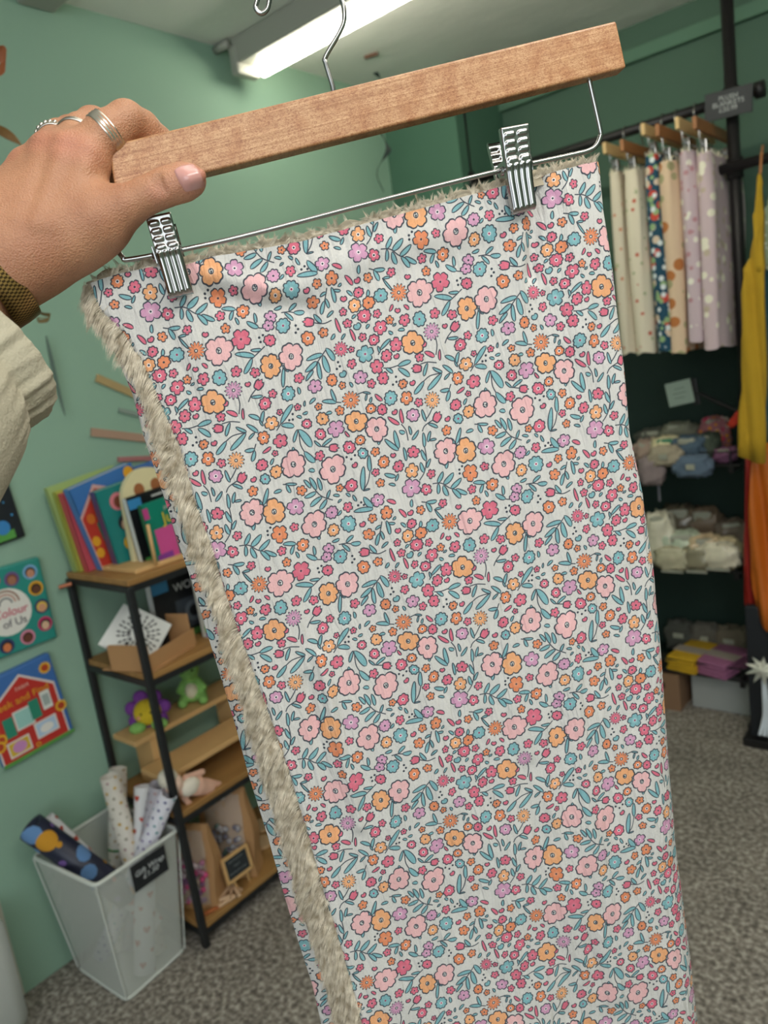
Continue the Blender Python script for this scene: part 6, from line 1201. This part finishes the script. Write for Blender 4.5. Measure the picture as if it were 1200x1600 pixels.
for px, py, w_, hx, lab in ((1052, 872, 0.13, 'bdb69a', 'crinkly pale packet bulging under the middle shelf at the left'), (1090, 872, 0.12, '8f8870', 'crinkly olive packet bulging under the middle shelf at centre'), (1122, 868, 0.14, 'd8d0b8', 'crinkly silvery packet bulging under the middle shelf at the right')):
    pillow('crinkly_packet', lab, 'packet', at(px, py, 2.64), (w_, 0.06, 0.085), shiny(hx), 0, 'packets bulging under the middle shelf', px, (('seal', (0, -0.02, -0.045), (w_ * 0.6, 0.004, 0.01), lblw),))
def folded(name, lab, c, size, hx, rz):
    o = thing(name, lab, 'blanket', c, 'folded cloths on the lowest shelf'); m = soft(hx); n = 4
    for k in range(n):
        h = size[2] / n; q = MB().box((0.004 * math.sin(k * 2.3), 0, h * (k + 0.5) - 0), (size[0] - 0.006 * (k % 2), size[1], h * 0.98), None, None, h * 0.42).build('folded_layer', m, o, smooth=True); q.data.transform(Matrix.Translation(c) @ Matrix.Rotation(rz, 4, 'Z'))
    q = MB().box((0, -0.01, size[2] + 0.0005), (size[0] * 1.01, size[1] * 0.28, 0.002)).build('paper_band', mat('9a8f84', 0.7), o); q.data.transform(Matrix.Translation(c) @ Matrix.Rotation(rz, 4, 'Z'))
p1 = WP(1070, 1030, 1, 2.66); p2 = WP(1116, 1036, 1, 2.66)
folded('folded_blanket', 'mustard yellow folded cloth with a paper band on the lowest shelf', V3((p1[0], 2.745, ZS[2])), (0.115, 0.19, 0.062), 'c49a1a', -0.18)
folded('folded_blanket', 'mauve pink folded cloth with a paper band on the lowest shelf', V3((p2[0] + 0.005, 2.745, ZS[2])), (0.135, 0.19, 0.058), '9a5f82', -0.28)
for px, hx, lab in ((1062, '4a4a44', 'dark packet at the back left of the lowest shelf'), (1100, '5c5850', 'grey-brown packet at the back middle of the lowest shelf'), (1140, '6a6152', 'brown packet at the back right of the lowest shelf')):
    x = WP(px, 960, 1, 2.87)[0]; pillow('small_packet', lab, 'packet', (x, 2.87, ZS[2] + 0.06), (0.12, 0.07, 0.12), soft(hx), 0, 'packets at the back of the lowest shelf', px, (('label', (0, -0.034, 0.01), (0.04, 0.004, 0.02), lblw),))
# white box and cardboard box on the floor
bx0 = WP(1128, 1070, 2, 0.0)
tag(MB().span((-0.93, 2.72, 0.0), (-0.70, 2.90, 0.150), None, 0.003).build('storage_box', mat('a8aba8', 0.6)), 'low white box on the carpet under the folded cloths', 'box')
CB = thing('cardboard_box', 'brown cardboard box on the carpet beside the held blanket', 'box', (-1.04, 2.74, 0))
m = MB(); m.span((-1.13, 2.66, 0.0), (-0.955, 2.664, 0.15)); m.span((-0.959, 2.664, 0.0), (-0.955, 2.85, 0.15)); m.span((-1.13, 2.664, 0.0), (-1.126, 2.85, 0.15)); m.span((-1.13, 2.846, 0.0), (-0.955, 2.85, 0.15)); m.span((-1.126, 2.664, 0), (-0.959, 2.846, 0.004)); m.build('walls', mat('8a6a50', 0.85, var=0.08), CB)
MB().box((-1.04, 2.6585, 0.10), (0.06, 0.002, 0.022), None, None, 0.0009).build('handle_slot', mat('1c1613', 0.9), CB)
# price card on a short peg arm
PCd = thing('price_card', 'pale green-white price card on a black arm against the dark back wall', 'price card', WP(1062, 615, 1, 2.66))
c = V3(WP(1062, 614, 1, 2.66)); MB().box(c, (0.088, 0.003, 0.082), Matrix.Rotation(-0.15, 3, 'Y'), None, 0.001).build('card', mat('98a89a', 0.5, var=0.03), PCd)
c2 = V3(WP(1086, 612, 1, 2.665)); MB().box(c2, (0.022, 0.012, 0.09), Matrix.Rotation(-0.12, 3, 'Y'), None, 0.003).build('clip_block', pipe, PCd)
MB().tube([c2, (-0.69, YR, 1.135)], 0.007, 10).build('arm', pipe, PCd)
for k in (-1, 0, 1): MB().box(c + V3((0, -0.0022, 0.016 * k)), (0.045 - 0.01 * abs(k), 0.0008, 0.003), Matrix.Rotation(-0.15, 3, 'Y')).build('printed_line', mat('6f7d72', 0.6), PCd)
